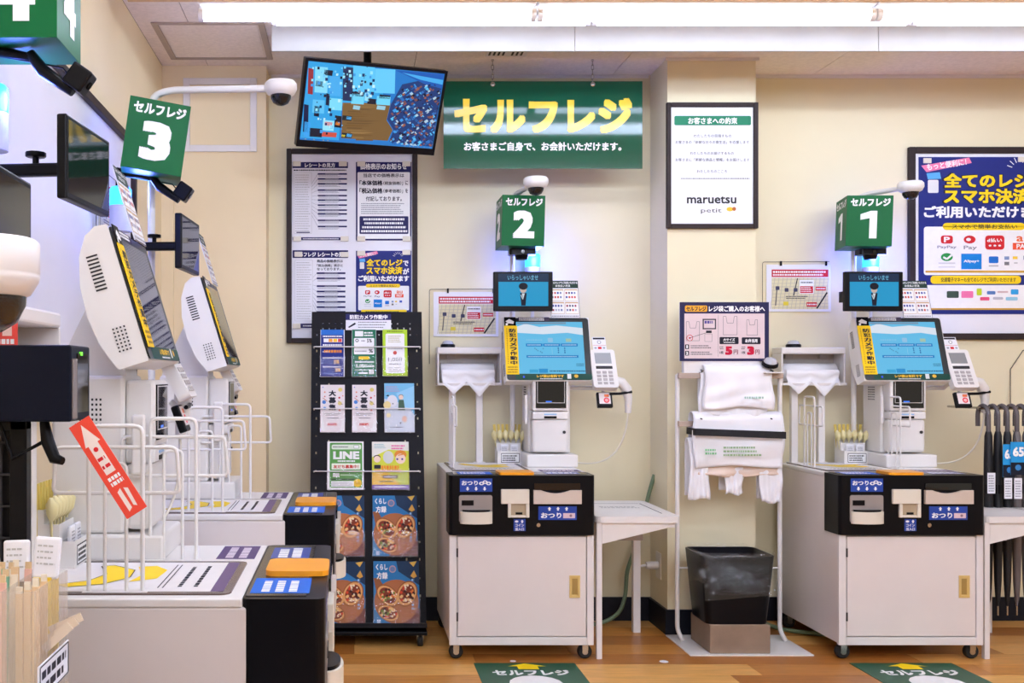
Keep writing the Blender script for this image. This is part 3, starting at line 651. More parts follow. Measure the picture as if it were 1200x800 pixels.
def d_kids(p):
    p.rect(572, 318, 860, 690, ink(214, 220, 70)).poly([(572, 318), (860, 318), (860, 390), (700, 380), (572, 440)], ink(236, 236, 226), 2).fine(590, 332, 680, 372, 3, ink(150, 190, 200), 3, seed=2).fine(725, 340, 835, 382, 2, ink(226, 90, 160), 3, seed=3, fill=.6)
    p.disc(700, 440, 42, ink(216, 220, 214), 3, 50).disc(612, 455, 26, ink(244, 220, 200), 3).disc(612, 440, 27, ink(60, 50, 50), 2.6, 18)
    p.disc(795, 420, 48, ink(226, 140, 50), 2.6, 36).disc(795, 452, 40, ink(246, 220, 200), 3, 40).disc(770, 455, 8, ink(70, 60, 140), 4).disc(808, 455, 8, ink(70, 60, 140), 4).line(775, 425, 815, 418, 8, ink(226, 140, 50), 4)
    p.fine(645, 500, 780, 540, 1, ink(236, 130, 40), 4, seed=4, fill=.7).rr(588, 500, 640, 530, 4, DK, 4).fine(590, 535, 830, 560, 2, ink(236, 120, 120), 3, seed=6, fill=.6); p.rect(572, 560, 860, 655, ink(240, 196, 60), 2).poly([(700, 560), (860, 540), (860, 655), (790, 655)], ink(200, 214, 70), 2.4)
    p.rr(655, 580, 772, 606, 4, ink(90, 60, 40), 4).fine(665, 585, 762, 602, 1, WH, 5, seed=7, fill=.7).fine(630, 618, 740, 640, 1, ink(80), 4, seed=8).rect(572, 655, 860, 690, ink(120, 90, 170), 3).fine(590, 662, 840, 682, 1, WH, 4, seed=9, fill=.6)
leaf('leaflet', 'yellow cartoon leaflet with purple foot at right of the third rack row', c5(572, 320)+c5(862, 690), M_PAPER, d_kids, units=(572, 318, 860, 690))
def d_mag(p):
    # bounds 225..435 x 45..322
    p.rect(225, 45, 435, 322, ink(44, 120, 178)).poly([(330, 45), (435, 45), (435, 150), (340, 90)], ink(30, 54, 84), 2).poly([(225, 150), (300, 190), (260, 322), (225, 322)], ink(70, 130, 180), 2)
    p.poly([(225, 120), (250, 118), (275, 160), (240, 185)], ink(150, 92, 56), 2.4).disc(330, 222, 102, ink(178, 108, 66), 3, 96, 28).poly([(340, 290), (435, 250), (435, 322), (300, 322)], ink(120, 66, 60), 2.2)
    p.text('くらし', 236, 58, 290, 84, WH, 5, .03).text('方録', 240, 94, 290, 124, WH, 5, .03).disc(313, 80, 16, ink(196, 150, 150), 4).disc(313, 80, 12, ink(110, 130, 170), 4.5)
    for (x, y, w_, h_, a) in ((290, 196, 60, 40, 38), (378, 188, 46, 60, 30), (292, 272, 54, 34, 22)):
        for sc, c, k in ((1., (150, 88, 46), 4), (.90, (226, 164, 100), 4.4), (.72, (130, 56, 34), 4.8)):
            ca, sa = math.cos(R(a)), math.sin(R(a)); p.poly([(x+sc*(w_*math.cos(t_)*ca-h_*math.sin(t_)*sa), y+sc*(w_*math.cos(t_)*sa+h_*math.sin(t_)*ca)) for t_ in [2*PI*i/20 for i in range(20)]], ink(*c), k)
        rgx = random.Random(x)
        for i in range(40):
            t_, rr_ = rgx.random()*6.28, rgx.random()**.5*.7; p.disc(x+w_*rr_*math.cos(t_), y+h_*rr_*math.sin(t_), 4+3*rgx.random(), ink(*rgx.choice(((214, 70, 40), (236, 190, 120), (110, 130, 50), (70, 34, 26), (240, 220, 180), (226, 120, 50)))), 5+rgx.random()*.4, n=7)
    p.poly([(395, 110), (412, 85), (425, 112), (410, 120)], ink(214, 160, 70), 4).poly([(390, 50), (425, 45), (410, 70)], ink(220, 180, 80), 4).rect(240, 300, 256, 318, ink(190, 200, 220), 4); p.fine(400, 120, 412, 260, 9, ink(150, 190, 226), 4, seed=3, fill=.6)
MG = mat('magazine_paper', (70, 110, 150), rough=.3)
for b, lb in (((383, 581, 427, 651.5), 'left recipe magazine of the fourth rack row, half hidden'), ((436.5, 581, 489, 651.5), 'free recipe magazine at right of the fourth rack row'), ((384, 658, 428, 731), 'left recipe magazine of the lowest rack row, half hidden'), ((437.5, 657.5, 491.5, 731.5), 'free recipe magazine at right of the lowest rack row')):
    if b[0] < 400: b = (b[2]-53, b[1], b[2], b[3])
    leaf('magazine', lb, b, MG, d_mag, 'free recipe magazines on the rack', units=(225, 45, 435, 322), thick=.016)

# ------------------------------------------------------------------ the self-checkout lanes: built once in lane space, then copied
# lane space: x along the front (left to right), y from the front to the back, z up; front left corner on the floor is the origin
LANES = {2: ((.4034, 4.14), 0.), 1: ((1.983, 4.14), 0.), 3: ((-.045, 2.965), PI/2), 4: ((-.045, 1.852), PI/2), 5: ((-.045, .735), PI/2)}
_used = set()
def put(proto, lane, label, dx=0, dy=0, dz=0, rz=0):
    if proto.name in _used: o = copy_tree(proto)
    else: o = proto
    base = PROTO[proto.name] if proto.name in PROTO else None
    if base is None:
        base = (tuple(proto.location), proto.rotation_euler[2]); PROTO[proto.name] = base
    _used.add(proto.name)
    (l, r0) = base; (ox, oy), a = LANES[lane]; x, y, z = l[0]+dx, l[1]+dy, l[2]+dz; ca, sa = math.cos(a), math.sin(a)
    o.location = (ox+x*ca-y*sa, oy+x*sa+y*ca, z); o.rotation_euler[2] = r0+a+rz
    o['label'] = label
    return o
PROTO = {}
def mx(px): return (px-527)/290.
def mz(py): return .7515-(py-557)/290.

# -- cabinet
CW, CD, CT = .586, .62, .7515
cab = thing('checkout_cabinet', '', 'cabinet', (0, 0, 0), 0, 'self checkout cabinets')
MB().box(.002, CW-.002, .03, CD, .066, .735).build('body', M_CABIN, cab, .004)
MB().box(0, .03, .012, .03, .062, .51).box(CW-.028, CW, .012, .03, .062, .51).box(.03, CW-.028, .012, .03, .062, .094).build('front_frame', M_WHITE, cab, .002)
door = box('door', M_CABIN, .034, CW-.031, .014, .028, .098, .503, cab, .0015)
hx0, hx1, hz0, hz1 = .487, .53, .255, .345
MB().box(hx0, hx0+.008, .010, .014, hz0, hz1).box(hx1-.008, hx1, .010, .014, hz0, hz1).box(hx0+.008, hx1-.008, .010, .014, hz0, hz0+.009).box(hx0+.008, hx1-.008, .010, .014, hz1-.009, hz1).box(hx0+.008, hx1-.008, .0135, .0142, hz0+.009, hz1-.009).build('handle', M_YEL, door)
box('handle_recess', mat('handle_recess', (158, 128, 66), rough=.5), hx0+.011, hx1-.011, .0130, .0135, hz0+.013, hz1-.013, door)
for z in (.16, .42): box('hinge', M_DGREY, .029, .035, .009, .013, z, z+.035, cab)
for x_ in (.03, CW-.03):
    for y_ in (.05, CD-.06):
        c_ = MB().lathe([(.024, -.013), (.029, -.008), (.029, .008), (.024, .013)], (x_, y_, .029), axis='y', n=18).build('castor_wheel', M_RUBBER, cab)
        MB().lathe([(.012, -.016), (.012, .016)], (x_, y_, .029), axis='y', n=12).build('hub', M_CHROME, c_)
        MB().box(x_-.012, x_+.012, y_-.0185, y_-.0165, .036, .062).box(x_-.012, x_+.012, y_+.0165, y_+.0185, .02, .062).box(x_-.012, x_+.012, y_-.0185, y_+.0185, .058, .066).build('castor_fork', M_CHROME, cab)
box('worktop', M_PLAST, 0, CW, .15, CD, .735, CT, cab, .003)
mod = MB().prism(rrect(-.002, CW+.002, 0, .15, .018, 5), 'z', .51, CT, 0).build('cash_module', M_BLACK, cab, .004)
box('module_lid', mat('glossy_brown_black', (40, 34, 32), rough=.18, spec=.3), .02, CW-.02, .035, .146, CT, CT+.0015, mod)
# coin tray
g_ = mat('tray_grey', (150, 140, 134), rough=.4)
MB().prism(rrect(mx(538), mx(577), mz(612), mz(580), .008, 3), 'y', -.003, .001).build('coin_tray_bezel', g_, mod)
box('coin_opening', M_BLACK, mx(541), mx(555), -.0045, -.003, mz(592), mz(586), mod)
cup = MB(); n = 12; xc = (mx(539)+mx(577))/2; hw = (mx(577)-mx(539))/2
pts_o = [(xc-hw*math.cos(PI*i/n), -.003-.030*math.sin(PI*i/n)) for i in range(n+1)]
cup.prism(pts_o, 'z', mz(613), mz(599), 0, True); cup.build('coin_cup', M_CREAM, mod, .002)
MB().prism([(xc+(a-xc)*.86, -.003+(b_+.003)*.82) for a, b_ in pts_o], 'z', mz(599)-.004, mz(597), 0, True).build('coin_cup_inside', M_BLACK, mod)
# coin slot
MB().box(mx(587), mx(620), -.012, .001, mz(590), mz(573)).box(mx(595), mx(598.5), -.012, .001, mz(606), mz(590)).box(mx(616), mx(620), -.012, .001, mz(606), mz(590)).box(mx(598.5), mx(616), -.012, .001, mz(606), mz(603.5)).build('coin_slot_bezel', M_CREAM, mod, .002)
box('coin_slot_recess', mat('slot_beige', (178, 158, 128), rough=.5), mx(598.5), mx(616), -.004, .001, mz(603.5), mz(590), mod)
box('coin_slot_opening', M_BLACK, mx(604), mx(612), -.006, -.004, mz(602.5), mz(600), mod)
# note tray
pr_ = [(mx(625), mz(590)), (mx(681), mz(590)), (mx(681), mz(574))]+[(mx(681-(i+1)*4.0), mz(574+(3.8*math.sin(PI*min(1, max(0, (i-2)/9))) if 2 <= i <= 11 else 0))) for i in range(13)]+[(mx(625), mz(574))]
MB().prism(pr_, 'y', -.014, .001).build('note_tray', mat('tray_cream', (206, 192, 178), rough=.35), mod)
box('note_opening', M_GLASS, mx(626), mx(680), -.005, .001, mz(574), mz(566), mod)
MB().lathe([(.008, -.004), (.008, .0)], (mx(631), 0, mz(615)), axis='y', n=12).build('lock', M_CHROME, mod)
p = Print((527, 557, 697, 627), CW, .2414, (0, -.0005, .7515-.2414))
def coins(cx, cy, s_, k=3):
    for d_ in (-1, 0, 1): p.disc(cx+d_*s_*1.6, cy-(s_*.6 if d_ == 0 else 0), s_*1.2, WH, k, s_*.8, 10); p.disc(cx+d_*s_*1.6, cy-(s_*.6 if d_ == 0 else 0), s_*.5, M_BLUE, k+.5, s_*.35, 8)
def arrow(cx, cy, s_, up):
    d_ = -1 if up else 1
    p.poly([(cx-s_, cy), (cx+s_, cy), (cx, cy+d_*s_*1.1)], WH, 3).rect(cx-s_*.5, min(cy, cy-d_*s_), cx+s_*.5, max(cy, cy-d_*s_), WH, 3)
def fresh():
    global p
    p.build(mod, name='sticker'); p = Print((527, 557, 697, 627), CW, .2414, (0, -.0005, .7515-.2414))
p.rect(539, 560.5, 577, 576, M_BLUE, 1).text('おつり', 541, 563, 560, 568.5, WH, 3, .03); coins(568.5, 566.3, 2.6)
for i in range(3): arrow(548+i*10, 572.5, 2.2, False)
fresh(); p.rect(631, 593, 676, 609, M_BLUE, 1).text('おつり', 634, 600.5, 658, 607, WH, 3, .03).rect(660, 601, 674, 607, ink(226, 200, 206), 3).disc(669, 604, 1.6, ink(150, 120, 130), 4)
for i in range(3): arrow(644+i*10, 596, 2.2, True)
fresh(); p.rect(602, 608, 616, 622, M_BLUE, 1).text('コイン', 604, 613.5, 614, 617, WH, 3, .02).text('投入口', 604, 618, 614, 621.5, WH, 3, .02).disc(605.5, 610.8, 2.2, WH, 3, 1.4, 8); arrow(612, 610.8, 1.9, True)
p.build(mod, name='sticker')
# flat things on the worktop: mat, stickers, orange tray cover
MT = Matrix.Rotation(-PI/2, 4, 'X')
def flat(b, x0, y0, w_, h_, z, draw, parent, name):
    q_ = Print(b, w_, h_); draw(q_); q_.build(parent, Matrix.Translation((x0, y0, z)) @ MT, name)
mt_ = MB().prism(rrect(.03, .36, .175, .60, .02, 3), 'z', CT, CT+.003).build('counter_mat', M_BROWN, cab)
def d_mat(p):       # drawn as seen by someone in front of the lane
    p.rr(0, 0, 100, 130, 4, ink(232, 228, 226), .5).rect(0, 122, 100, 130, ink(104, 84, 118), 1)
    p.poly([(12, 30), (20, 22), (34, 40), (56, 46), (84, 36), (88, 44), (70, 62), (44, 64), (22, 52)], YE, 2).poly([(30, 66), (52, 70), (82, 62), (86, 74), (70, 84), (40, 82)], YE, 2.4).outline([(12, 30), (20, 22), (34, 40), (56, 46), (84, 36), (88, 44), (70, 62), (44, 64), (22, 52)], .8, DK, 3)
    p.line(10, 88, 90, 88, .8, DK, 2).line(10, 91, 90, 91, .8, DK, 2).fine(14, 96, 86, 116, 2, DK, 2, seed=4, fill=.26)
flat((0, 0, 100, 130), .048, .19, .294, .395, CT+.003, d_mat, mt_, 'printed_face')
flat((0, 0, 100, 40), .40, .165, .17, .085, CT, lambda p: p.rect(0, 0, 100, 40, ink(84, 66, 110), 1).fine(8, 6, 92, 34, 2, ink(226, 214, 226), 2, seed=3, fill=.6), cab, 'worktop_sticker')
flat((0, 0, 100, 60), .40, .045, .14, .085, CT+.0015, lambda p: p.rect(0, 0, 100, 60, M_BLUE, 1).fine(8, 8, 92, 50, 2, WH, 2, seed=5, fill=.7), mod, 'lid_sticker')
flat((0, 0, 100, 60), .04, .03, .14, .11, CT+.0015, lambda p: p.rect(0, 0, 100, 60, ink(30, 100, 200), 1).fine(8, 8, 92, 50, 3, WH, 2, seed=6, fill=.6), mod, 'lid_sticker')
MB().prism(rrect(.20, .345, -.002, .125, .02, 4), 'z', CT+.0015, CT+.012).build('orange_cover', M_ORANGE, mod, .003)
for n_, t_ in ((2, 'white self checkout cabinet on castors under lane sign 2'), (1, 'white self checkout cabinet on castors under lane sign 1'), (3, 'far left checkout cabinet seen from its side, standing before the leaflet rack'), (4, 'near left checkout cabinet seen from its side, largest in the picture'), (5, 'checkout cabinet just below the bottom left corner carrying the chopstick bin')): put(cab, n_, t_)

# -- terminal with touch display
DW, DH = .375, .29
DM = Matrix.Translation((.4775, .415, 1.275)) @ Matrix.Rotation(R(-17), 4, 'X')
def terminal(lit, up=0.):
    DM_ = Matrix.Translation((0, 0, up)) @ DM
    t = thing('checkout_terminal', '', 'checkout terminal', (0, 0, CT), 0, 'checkout terminals'); T0 = Matrix.Translation((0, 0, -CT))
    def B(name, m, *a, bevel=.004, parent=None): return box(name, m, a[0], a[1], a[2], a[3], a[4]-CT, a[5]-CT, parent or t, bevel)
    B('foot', M_PLAST, .375, .60, .36, .615, CT, .808, bevel=.006)
    B('printer_body', M_PLAST, .395, .585, .45, .61, .808, 1.155, bevel=.008)
    pf = B('printer_door', M_PLAST, .405, .565, .392, .45, .815, .962, bevel=.012)
    MB().lathe([(.007, .388), (.007, .392)], (.545, 0, .905-CT), axis='y', n=10).build('lock', M_DGREY, pf)
    B('receipt_slot_head', M_PLAST, .405, .565, .385, .45, .962, .995, bevel=.006)
    box('receipt_slot', M_BLACK, .455, .51, .383, .385, .966-CT, .976-CT, t); box('slot_light', mat('pale_blue_light', (150, 190, 230), rough=.3), .455, .51, .3835, .385, .981-CT, .987-CT, t)
    hd = B('scanner_head', M_PLAST, .405, .565, .385, .45, .998, 1.145, bevel=.008)
    box('scanner_window', M_GLASS, .418, .552, .382, .385, 1.012-CT, 1.135-CT, hd)
    q_ = MB(); 
    for a in ((.424, .5455, 1.034, 1.036), (.424, .5455, 1.130, 1.132), (.424, .426, 1.034, 1.132), (.5435, .5455, 1.034, 1.132)): q_.box(a[0], a[1], .3812, .382, a[2]-CT, a[3]-CT)
    q_.build('window_outline', M_WHITE, hd); box('scan_light', glow(60, 120, 255, 1.2), .462, .488, .3812, .382, 1.038-CT, 1.043-CT, hd)
    # side plate with hole pattern on the left
    sp = MB()
    for i in range(7):
        for j in range(6): sp.box(.3942, .395, .50+i*.009, .5042+i*.009, 1.045+j*.011-CT, 1.05+j*.011-CT)
    sp.build('speaker_holes', M_DGREY, t)
    box('side_handle', M_WHITE, .372, .385, .40, .43, .94-CT, 1.07-CT, t, .005)
    # neck
    nk = MB(); nk.M = T0; nk.prism([(.45, 1.14), (.61, 1.14), (.60, 1.18), (.53, 1.27+up), (.47, 1.24+up)], 'x', .42, .54); nk.build('neck', M_PLAST, t, .01)
    X = T0 @ DM_
    sh = MB(); sh.M = X; sh.prism([(.004, -DH/2-.004), (.004, DH/2+.004), (.03, DH/2+.007), (.055, DH/2-.005), (.08, .10), (.096, .04), (.10, -.03), (.092, -.09), (.07, -DH/2-.004)], 'x', -DW/2-.004, DW/2+.004); sh.build('display_shell', M_PLAST, t, .006, 2)
    vt = MB(); vt.M = X
    for i in range(10): vt.box(-DW/2-.0052, -DW/2-.004, .042, .066, .02+i*.008, .0235+i*.008)
    vt.build('vent_slots', M_DGREY, t)
    dt = MB(); dt.M = X
    for i in range(4):
        for j in range(7): dt.box(-DW/2-.0052, -DW/2-.004, .030+i*.008, (.0335+i*.008), -.115+j*.008, -.1115+j*.008)
    dt.build('speaker_dots', M_DGREY, t)
    bz = MB(); bz.M = X; bz.prism(rrect(-DW/2, DW/2, -DH/2, DH/2, .012, 3), 'y', 0, .0042); bzo = bz.build('bezel', mat('green_black_bezel', (24, 32, 34), rough=.3), t)
    p = Print((420, 240, 905, 578), DW, DH, (-DW/2, 0, -DH/2))
    if lit:
        Gs = lambda r_, g_, b_: glow(r_, g_, b_, .82)
        p.rect(485, 262, 870, 545, Gs(104, 196, 240), 1).poly([(485, 290), (540, 272), (620, 290), (720, 282), (870, 296), (870, 335), (780, 322), (640, 330), (485, 322)], Gs(226, 236, 250), 2).rect(490, 264, 775, 275, Gs(120, 160, 190), 2.5)
        p.fine(540, 352, 632, 372, 1, Gs(130, 200, 240), 2, seed=3).rr(664, 350, 694, 374, 6, Gs(150, 200, 236), 2).rect(768, 354, 800, 372, Gs(170, 200, 180), 2)
        for a, b_ in ((537, 632), (636, 734), (738, 835)): p.rect(a, 381, b_, 397, Gs(24, 130, 205), 2).fine(a+8, 384, b_-8, 394, 1, Gs(190, 226, 250), 3, seed=int(a))
        p.rect(537, 445, 835, 459, Gs(24, 130, 205), 2).fine(545, 448, 825, 457, 1, Gs(190, 226, 250), 3, seed=8); p.line(686, 404, 686, 440, 1.5, Gs(170, 220, 245), 2)
        for i in range(14): p.disc(722+(i*37) % 74, 405+(i*23) % 34, 4, Gs(60, 130, 190), 2, n=8)
        for i in range(6): p.disc(588+(i*31) % 54, 408+(i*17) % 28, 4, Gs(80, 150, 200), 2, n=8)
        p.fine(820, 488, 868, 506, 2, Gs(30, 90, 130), 2, seed=4); p.rect(550, 522, 600, 540, Gs(60, 170, 220), 2).rect(604, 518, 655, 540, Gs(40, 150, 214), 2).fine(665, 524, 868, 538, 1, Gs(40, 100, 140), 2, seed=9, fill=.5)
        p.disc(516, 562, 6, glow(40, 80, 230, 1.), 3, n=10); p.build(t, X, 'touch_screen')
    else:
        p.rect(485, 262, 870, 545, M_GLASS, 1); p.build(t, X, 'touch_screen')
    p = Print((420, 240, 905, 578), DW, DH, (-DW/2, 0, -DH/2))
    p.rr(470, 546, 905, 578, 8, ink(24, 70, 58), 1).text('レジ袋は有料です', 590, 550, 745, 566, ink(240, 190, 50), 2, .03).fine(608, 568, 735, 577, 1, WH, 2, seed=2).rect(764, 546, 786, 572, ink(220, 226, 226), 2).disc(815, 558, 12, ink(226, 180, 60), 2, 9)
    p.build(t, X, 'label_strip'); p = Print((420, 240, 905, 578), DW, DH, (-DW/2, 0, -DH/2))
    p.rect(500, 236, 680, 258, ink(70, 60, 80), 1.5).fine(505, 238, 675, 256, 2, WH, 2, seed=6, fill=.7); p.build(t, X, 'label_strip')
    # yellow camera strip stands a little in front of the bezel
    ys = MB(); ys.M = X; k_ = DW/485
    ys.box(-DW/2-.004, -DW/2+.054, -.006, -.004, DH/2-(550-240)*DH/338, DH/2-(285-240)*DH/338); yo = ys.build('camera_strip', ink(250, 206, 24), t)
    p = Print((420, 240, 905, 578), DW, DH, (-DW/2, -.006, -DH/2)); p.text('防犯カメラ作動中', 442, 300, 482, 500, DK, 2, .035, vert=True); p.fine(424, 505, 486, 545, 3, ink(150, 110, 20), 2, seed=7, fill=.5)
    for i in range(22): p.rect(427, 300+i*9, 432, 304+i*9, ink(150, 110, 20), 2)
    p.build(yo, X)
    ic = MB(); ic.M = X; ic.box(-DW/2-.002, -DW/2+.05, -.006, -.004, DH/2-.038, DH/2+.002); ico = ic.build('camera_pictogram', M_BLACK, t)
    p = Print((420, 240, 905, 578), DW, DH, (-DW/2, -.006, -DH/2)); p.poly([(424, 262), (446, 248), (474, 262), (470, 276), (440, 272)], WH, 2).poly([(426, 272), (440, 270), (436, 284), (424, 284)], WH, 2); p.build(ico, X)
    return t
tl = terminal(True); td = terminal(False, .055)
for tt, n_, t_ in ((tl, 2, 'checkout terminal with lit blue touch screen under lane sign 2'), (tl, 1, 'checkout terminal with lit blue touch screen under lane sign 1'), (td, 4, 'checkout terminal seen from its side with reflections on the screen, nearest left lane'), (td, 3, 'checkout terminal seen from its side, smaller one before the beige pier')): put(tt, n_, t_, **(dict(dy=-.03) if n_ == 3 else {}))

# -- payment card standing on the display
def pay_card(up):
  DM_ = Matrix.Translation((0, 0, up)) @ DM
  pc = thing('payment_card', '', 'card', (0, 0, 0), 0, 'payment method cards on the displays')
  sb = MB(); sb.M = DM_; x0 = (690-420)/485*DW-DW/2; x1 = (858-420)/485*DW-DW/2; z0 = DH/2-.004; z1 = DH/2+.176
  sb.box(x0, x1, -.009, -.0065, z0, z1); sb.build('card', M_PAPER, pc)
  p = Print((690, 35, 858, 250), x1-x0, z1-z0, (x0, -.009, z0))
  p.rect(690, 35, 858, 78, ink(36, 58, 50), 1).text('こちらのレジでご利用いただける', 692, 40, 855, 54, WH, 2, .02).text('お支払い方法', 726, 58, 812, 71, WH, 2, .02)
  for i, (x, y) in enumerate(((694, 84), (776, 84), (694, 158), (776, 158))):
    p.rect(x, y, x+76, y+68, ink(206, 176, 140), 1).rect(x+2, y+8, x+74, y+66, WH, 2); rgx = random.Random(i)
    for j in range(8): xx = x+6+(j % 4)*16; yy = y+16+(j//4)*24; p.rect(xx, yy, xx+10, yy+12, ink(*rgx.choice(((60, 70, 150), (150, 60, 80), (120, 130, 170), (200, 80, 70), (90, 90, 110), (180, 180, 200)))), 3)
  p.fine(696, 232, 850, 246, 1, GY, 2, seed=4); p.outline([(691, 36), (857, 36), (857, 249), (691, 249)], 2, DK, 2); p.build(pc, DM_)
  return pc
pca, pcb = pay_card(0), pay_card(.055)
for n_, t_ in ((2, 'payment method card above the lane 2 touch screen'), (1, 'payment method card above the lane 1 touch screen'), (4, 'payment method card seen nearly edge on above the nearest left terminal'), (3, 'payment method card seen nearly edge on above the farther left terminal')): put(pca if n_ < 3 else pcb, n_, t_, **(dict(dy=-.03) if n_ == 3 else {}))

# -- card reader on its arm
cr = thing('card_reader', '', 'card reader', (0, 0, 0), 0, 'card readers on side arms')
CM = Matrix.Translation((.722, .40, 1.205)) @ Matrix.Rotation(R(-28), 4, 'X')
MB().tube([(.585, .50, 1.10), (.70, .49, 1.10), (.722, .445, 1.14)], .011, 8).build('arm', M_PLAST, cr)
b_ = MB(); b_.M = CM; b_.prism(rrect(-.055, .055, -.115, .075, .012, 3), 'y', 0, .032); cb = b_.build('housing', M_PLAST, cr, .006)
b_ = MB(); b_.M = CM; b_.box(-.036, .036, -.001, 0, .005, .058); b_.build('screen', mat('lcd_grey', (138, 140, 142), rough=.2), cb)
b_ = MB(); b_.M = CM
for i in range(3):
    for j in range(4): b_.box(-.036+i*.026, -.018+i*.026, -.003, 0, -.10+j*.018, -.088+j*.018)
b_.build('keys', M_GREYP, cb, .001)
b_ = MB(); b_.M = CM; b_.box(-.036, .036, -.004, 0, -.022, -.010); b_.build('card_slot', M_DGREY, cb)
b_ = MB(); b_.M = CM; b_.box(-.035, .025, .01, .012, .075, .145); sg = b_.build('mark_plate', M_PAPER, cr)
p = Print((0, 0, 60, 70), .06, .07, (-.035, .01, .075)); p.rect(4, 3, 56, 12, DK, 1).disc(30, 26, 9, GY, 1).disc(30, 26, 6, WH, 2).rect(22, 50, 38, 62, RED, 1).rect(6, 52, 16, 60, GY, 1).rect(44, 52, 54, 60, GY, 1).line(2, 42, 58, 42, 1.5, RED, 1); p.build(sg, CM)
b_ = MB(); b_.M = Matrix.Translation((.72, .37, 1.05)) @ Matrix.Rotation(R(-20), 4, 'X'); b_.box(-.034, .034, 0, .02, -.035, .035); ch = b_.build('pass_holder', M_BLACK, cr, .004)
p = Print((0, 0, 60, 60), .05, .05, (-.025, 0, -.02)); p.rect(0, 0, 60, 60, ink(236, 226, 226), 1).rect(28, 8, 52, 22, ink(236, 120, 70), 2).disc(38, 40, 15, ink(226, 60, 80), 2).disc(38, 40, 9, ink(240, 180, 180), 3); p.build(ch, Matrix.Translation((.72, .37, 1.05)) @ Matrix.Rotation(R(-20), 4, 'X'))
MB().tube([(.72, .405, 1.09), (.72, .39, 1.075)], .008, 6).build('holder_bracket', M_PLAST, cr)
for n_, t_ in ((2, 'white card reader on an arm right of the lane 2 screen'), (1, 'white card reader on an arm right of the lane 1 screen'), (4, 'card reader behind the nearest left terminal, seen from the side'), (3, 'card reader behind the farther left terminal, seen from the side')): put(cr, n_, t_)
# -- hand scanner with cable
hs = thing('hand_scanner', '', 'scanner', (.785, .39, 1.08), 0, 'hand scanners')
MB().tube([(-.015, -.01, .055), (.01, -.005, .045), (.035, 0, .015), (.045, .005, -.03), (.045, .01, -.09)], [.017, .024, .024, .017, .013], 10).build('handle', M_PLAST, hs)
MB().tube([(-.045, -.02, -.005), (.0, -.02, -.004), (.055, -.015, .004)], .006, 6).build('black_hook', M_BLACK, hs)
cbpts = []
for i in range(17):
    t_ = i/16; a0, a1, a2, a3 = Vector((.045, .01, -.09)), Vector((.03, .0, -.26)), Vector((-.03, .05, -.34)), Vector((-.17, .10, -.316))
    cbpts.append(a0*(1-t_)**3+a1*3*t_*(1-t_)**2+a2*3*t_**2*(1-t_)+a3*t_**3)
MB().tube(cbpts, .004, 6).build('cable', M_CREAM, hs)
MB().tube([(-.045, -.01, .03), (-.02, -.01, .05)], .012, 8).build('cradle', M_GREYP, hs)
for n_, t_ in ((2, 'white hand scanner with curved cable below the lane 2 card reader'), (1, 'white hand scanner with curved cable below the lane 1 card reader'), (4, 'hand scanner beside the nearest left terminal'), (3, 'hand scanner beside the farther left terminal')): put(hs, n_, t_)

# -- roll bag dispenser
rd = thing('bag_roll_dispenser', '', 'dispenser', (.0, .0, CT), 0, 'roll bag dispensers')
a0, a1, b0, b1, z0, z1 = -.002, .293, .560, .668, 1.11-CT, 1.285-CT
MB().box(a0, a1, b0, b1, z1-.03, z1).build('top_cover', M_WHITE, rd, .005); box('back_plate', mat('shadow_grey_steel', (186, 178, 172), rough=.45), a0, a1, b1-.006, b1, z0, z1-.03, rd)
for x_ in (a0, a1-.008): box('side_plate', M_WHITE, x_, x_+.008, b0, b1, z0, z1-.03, rd, .002)
MB().box(a0, a1, b0-.012, b0, z0, z0+.012).build('tear_bar', M_WHITE, rd, .002)
MB().box(.05, .085, b1-.03, b1-.006, z1-.05, z1-.03).box(.21, .245, b1-.03, b1-.006, z1-.05, z1-.03).build('roll_brackets', M_GREYP, rd)
rl = MB().lathe([(.012, .018), (.042, .018), (.042, .262), (.012, .262)], (0, .61, z0+.06), axis='x', n=24).build('roll', M_BAG, rd)
def film(u, v):
    x = .02+.24*u; tri = 1-abs(((u*2.05+.06) % 1)*2-1); L_ = .022+.068*tri*(.75+.35*u)
    return (x, .558-.008*math.sin(3*PI*v)*(1 if u > .5 else .6)-.010*v, z0+.072-.035*v-L_*v)
MB().grid(film, 24, 6).build('loose_film', M_BAG, rd)
for x_ in (.055, .18):
    box('post', M_WHITE, x_, x_+.03, .585, .61, 0, z0+.02, rd, .002); box('post_foot', M_WHITE, x_-.012, x_+.042, .575, .617, 0, .004, rd)
for n_, t_ in ((2, 'white roll bag dispenser on two posts left of the lane 2 screen'), (1, 'white roll bag dispenser on two posts left of the lane 1 screen'), (4, 'white roll bag dispenser at left picture edge above the black box')): put(rd, n_, t_)
# -- damp finger pad on top of the dispenser
fp = thing('finger_pad', '', 'finger pad', (.05, .60, 1.285), 0, 'black finger moistening pads')
MB().lathe([(.034, 0), (.034, .012), (.03, .016)], n=18).build('dish', M_BLACK, fp); MB().lathe([(.028, .016), (.022, .028), (.008, .033)], n=16).build('wet_pad', mat('silver_wet_pad', (190, 190, 194), rough=.15), fp)
put(fp, 2, 'black and silver finger pad on the lane 2 bag dispenser'); put(fp, 1, 'black and silver finger pad on the lane 1 bag dispenser', dx=0.02)
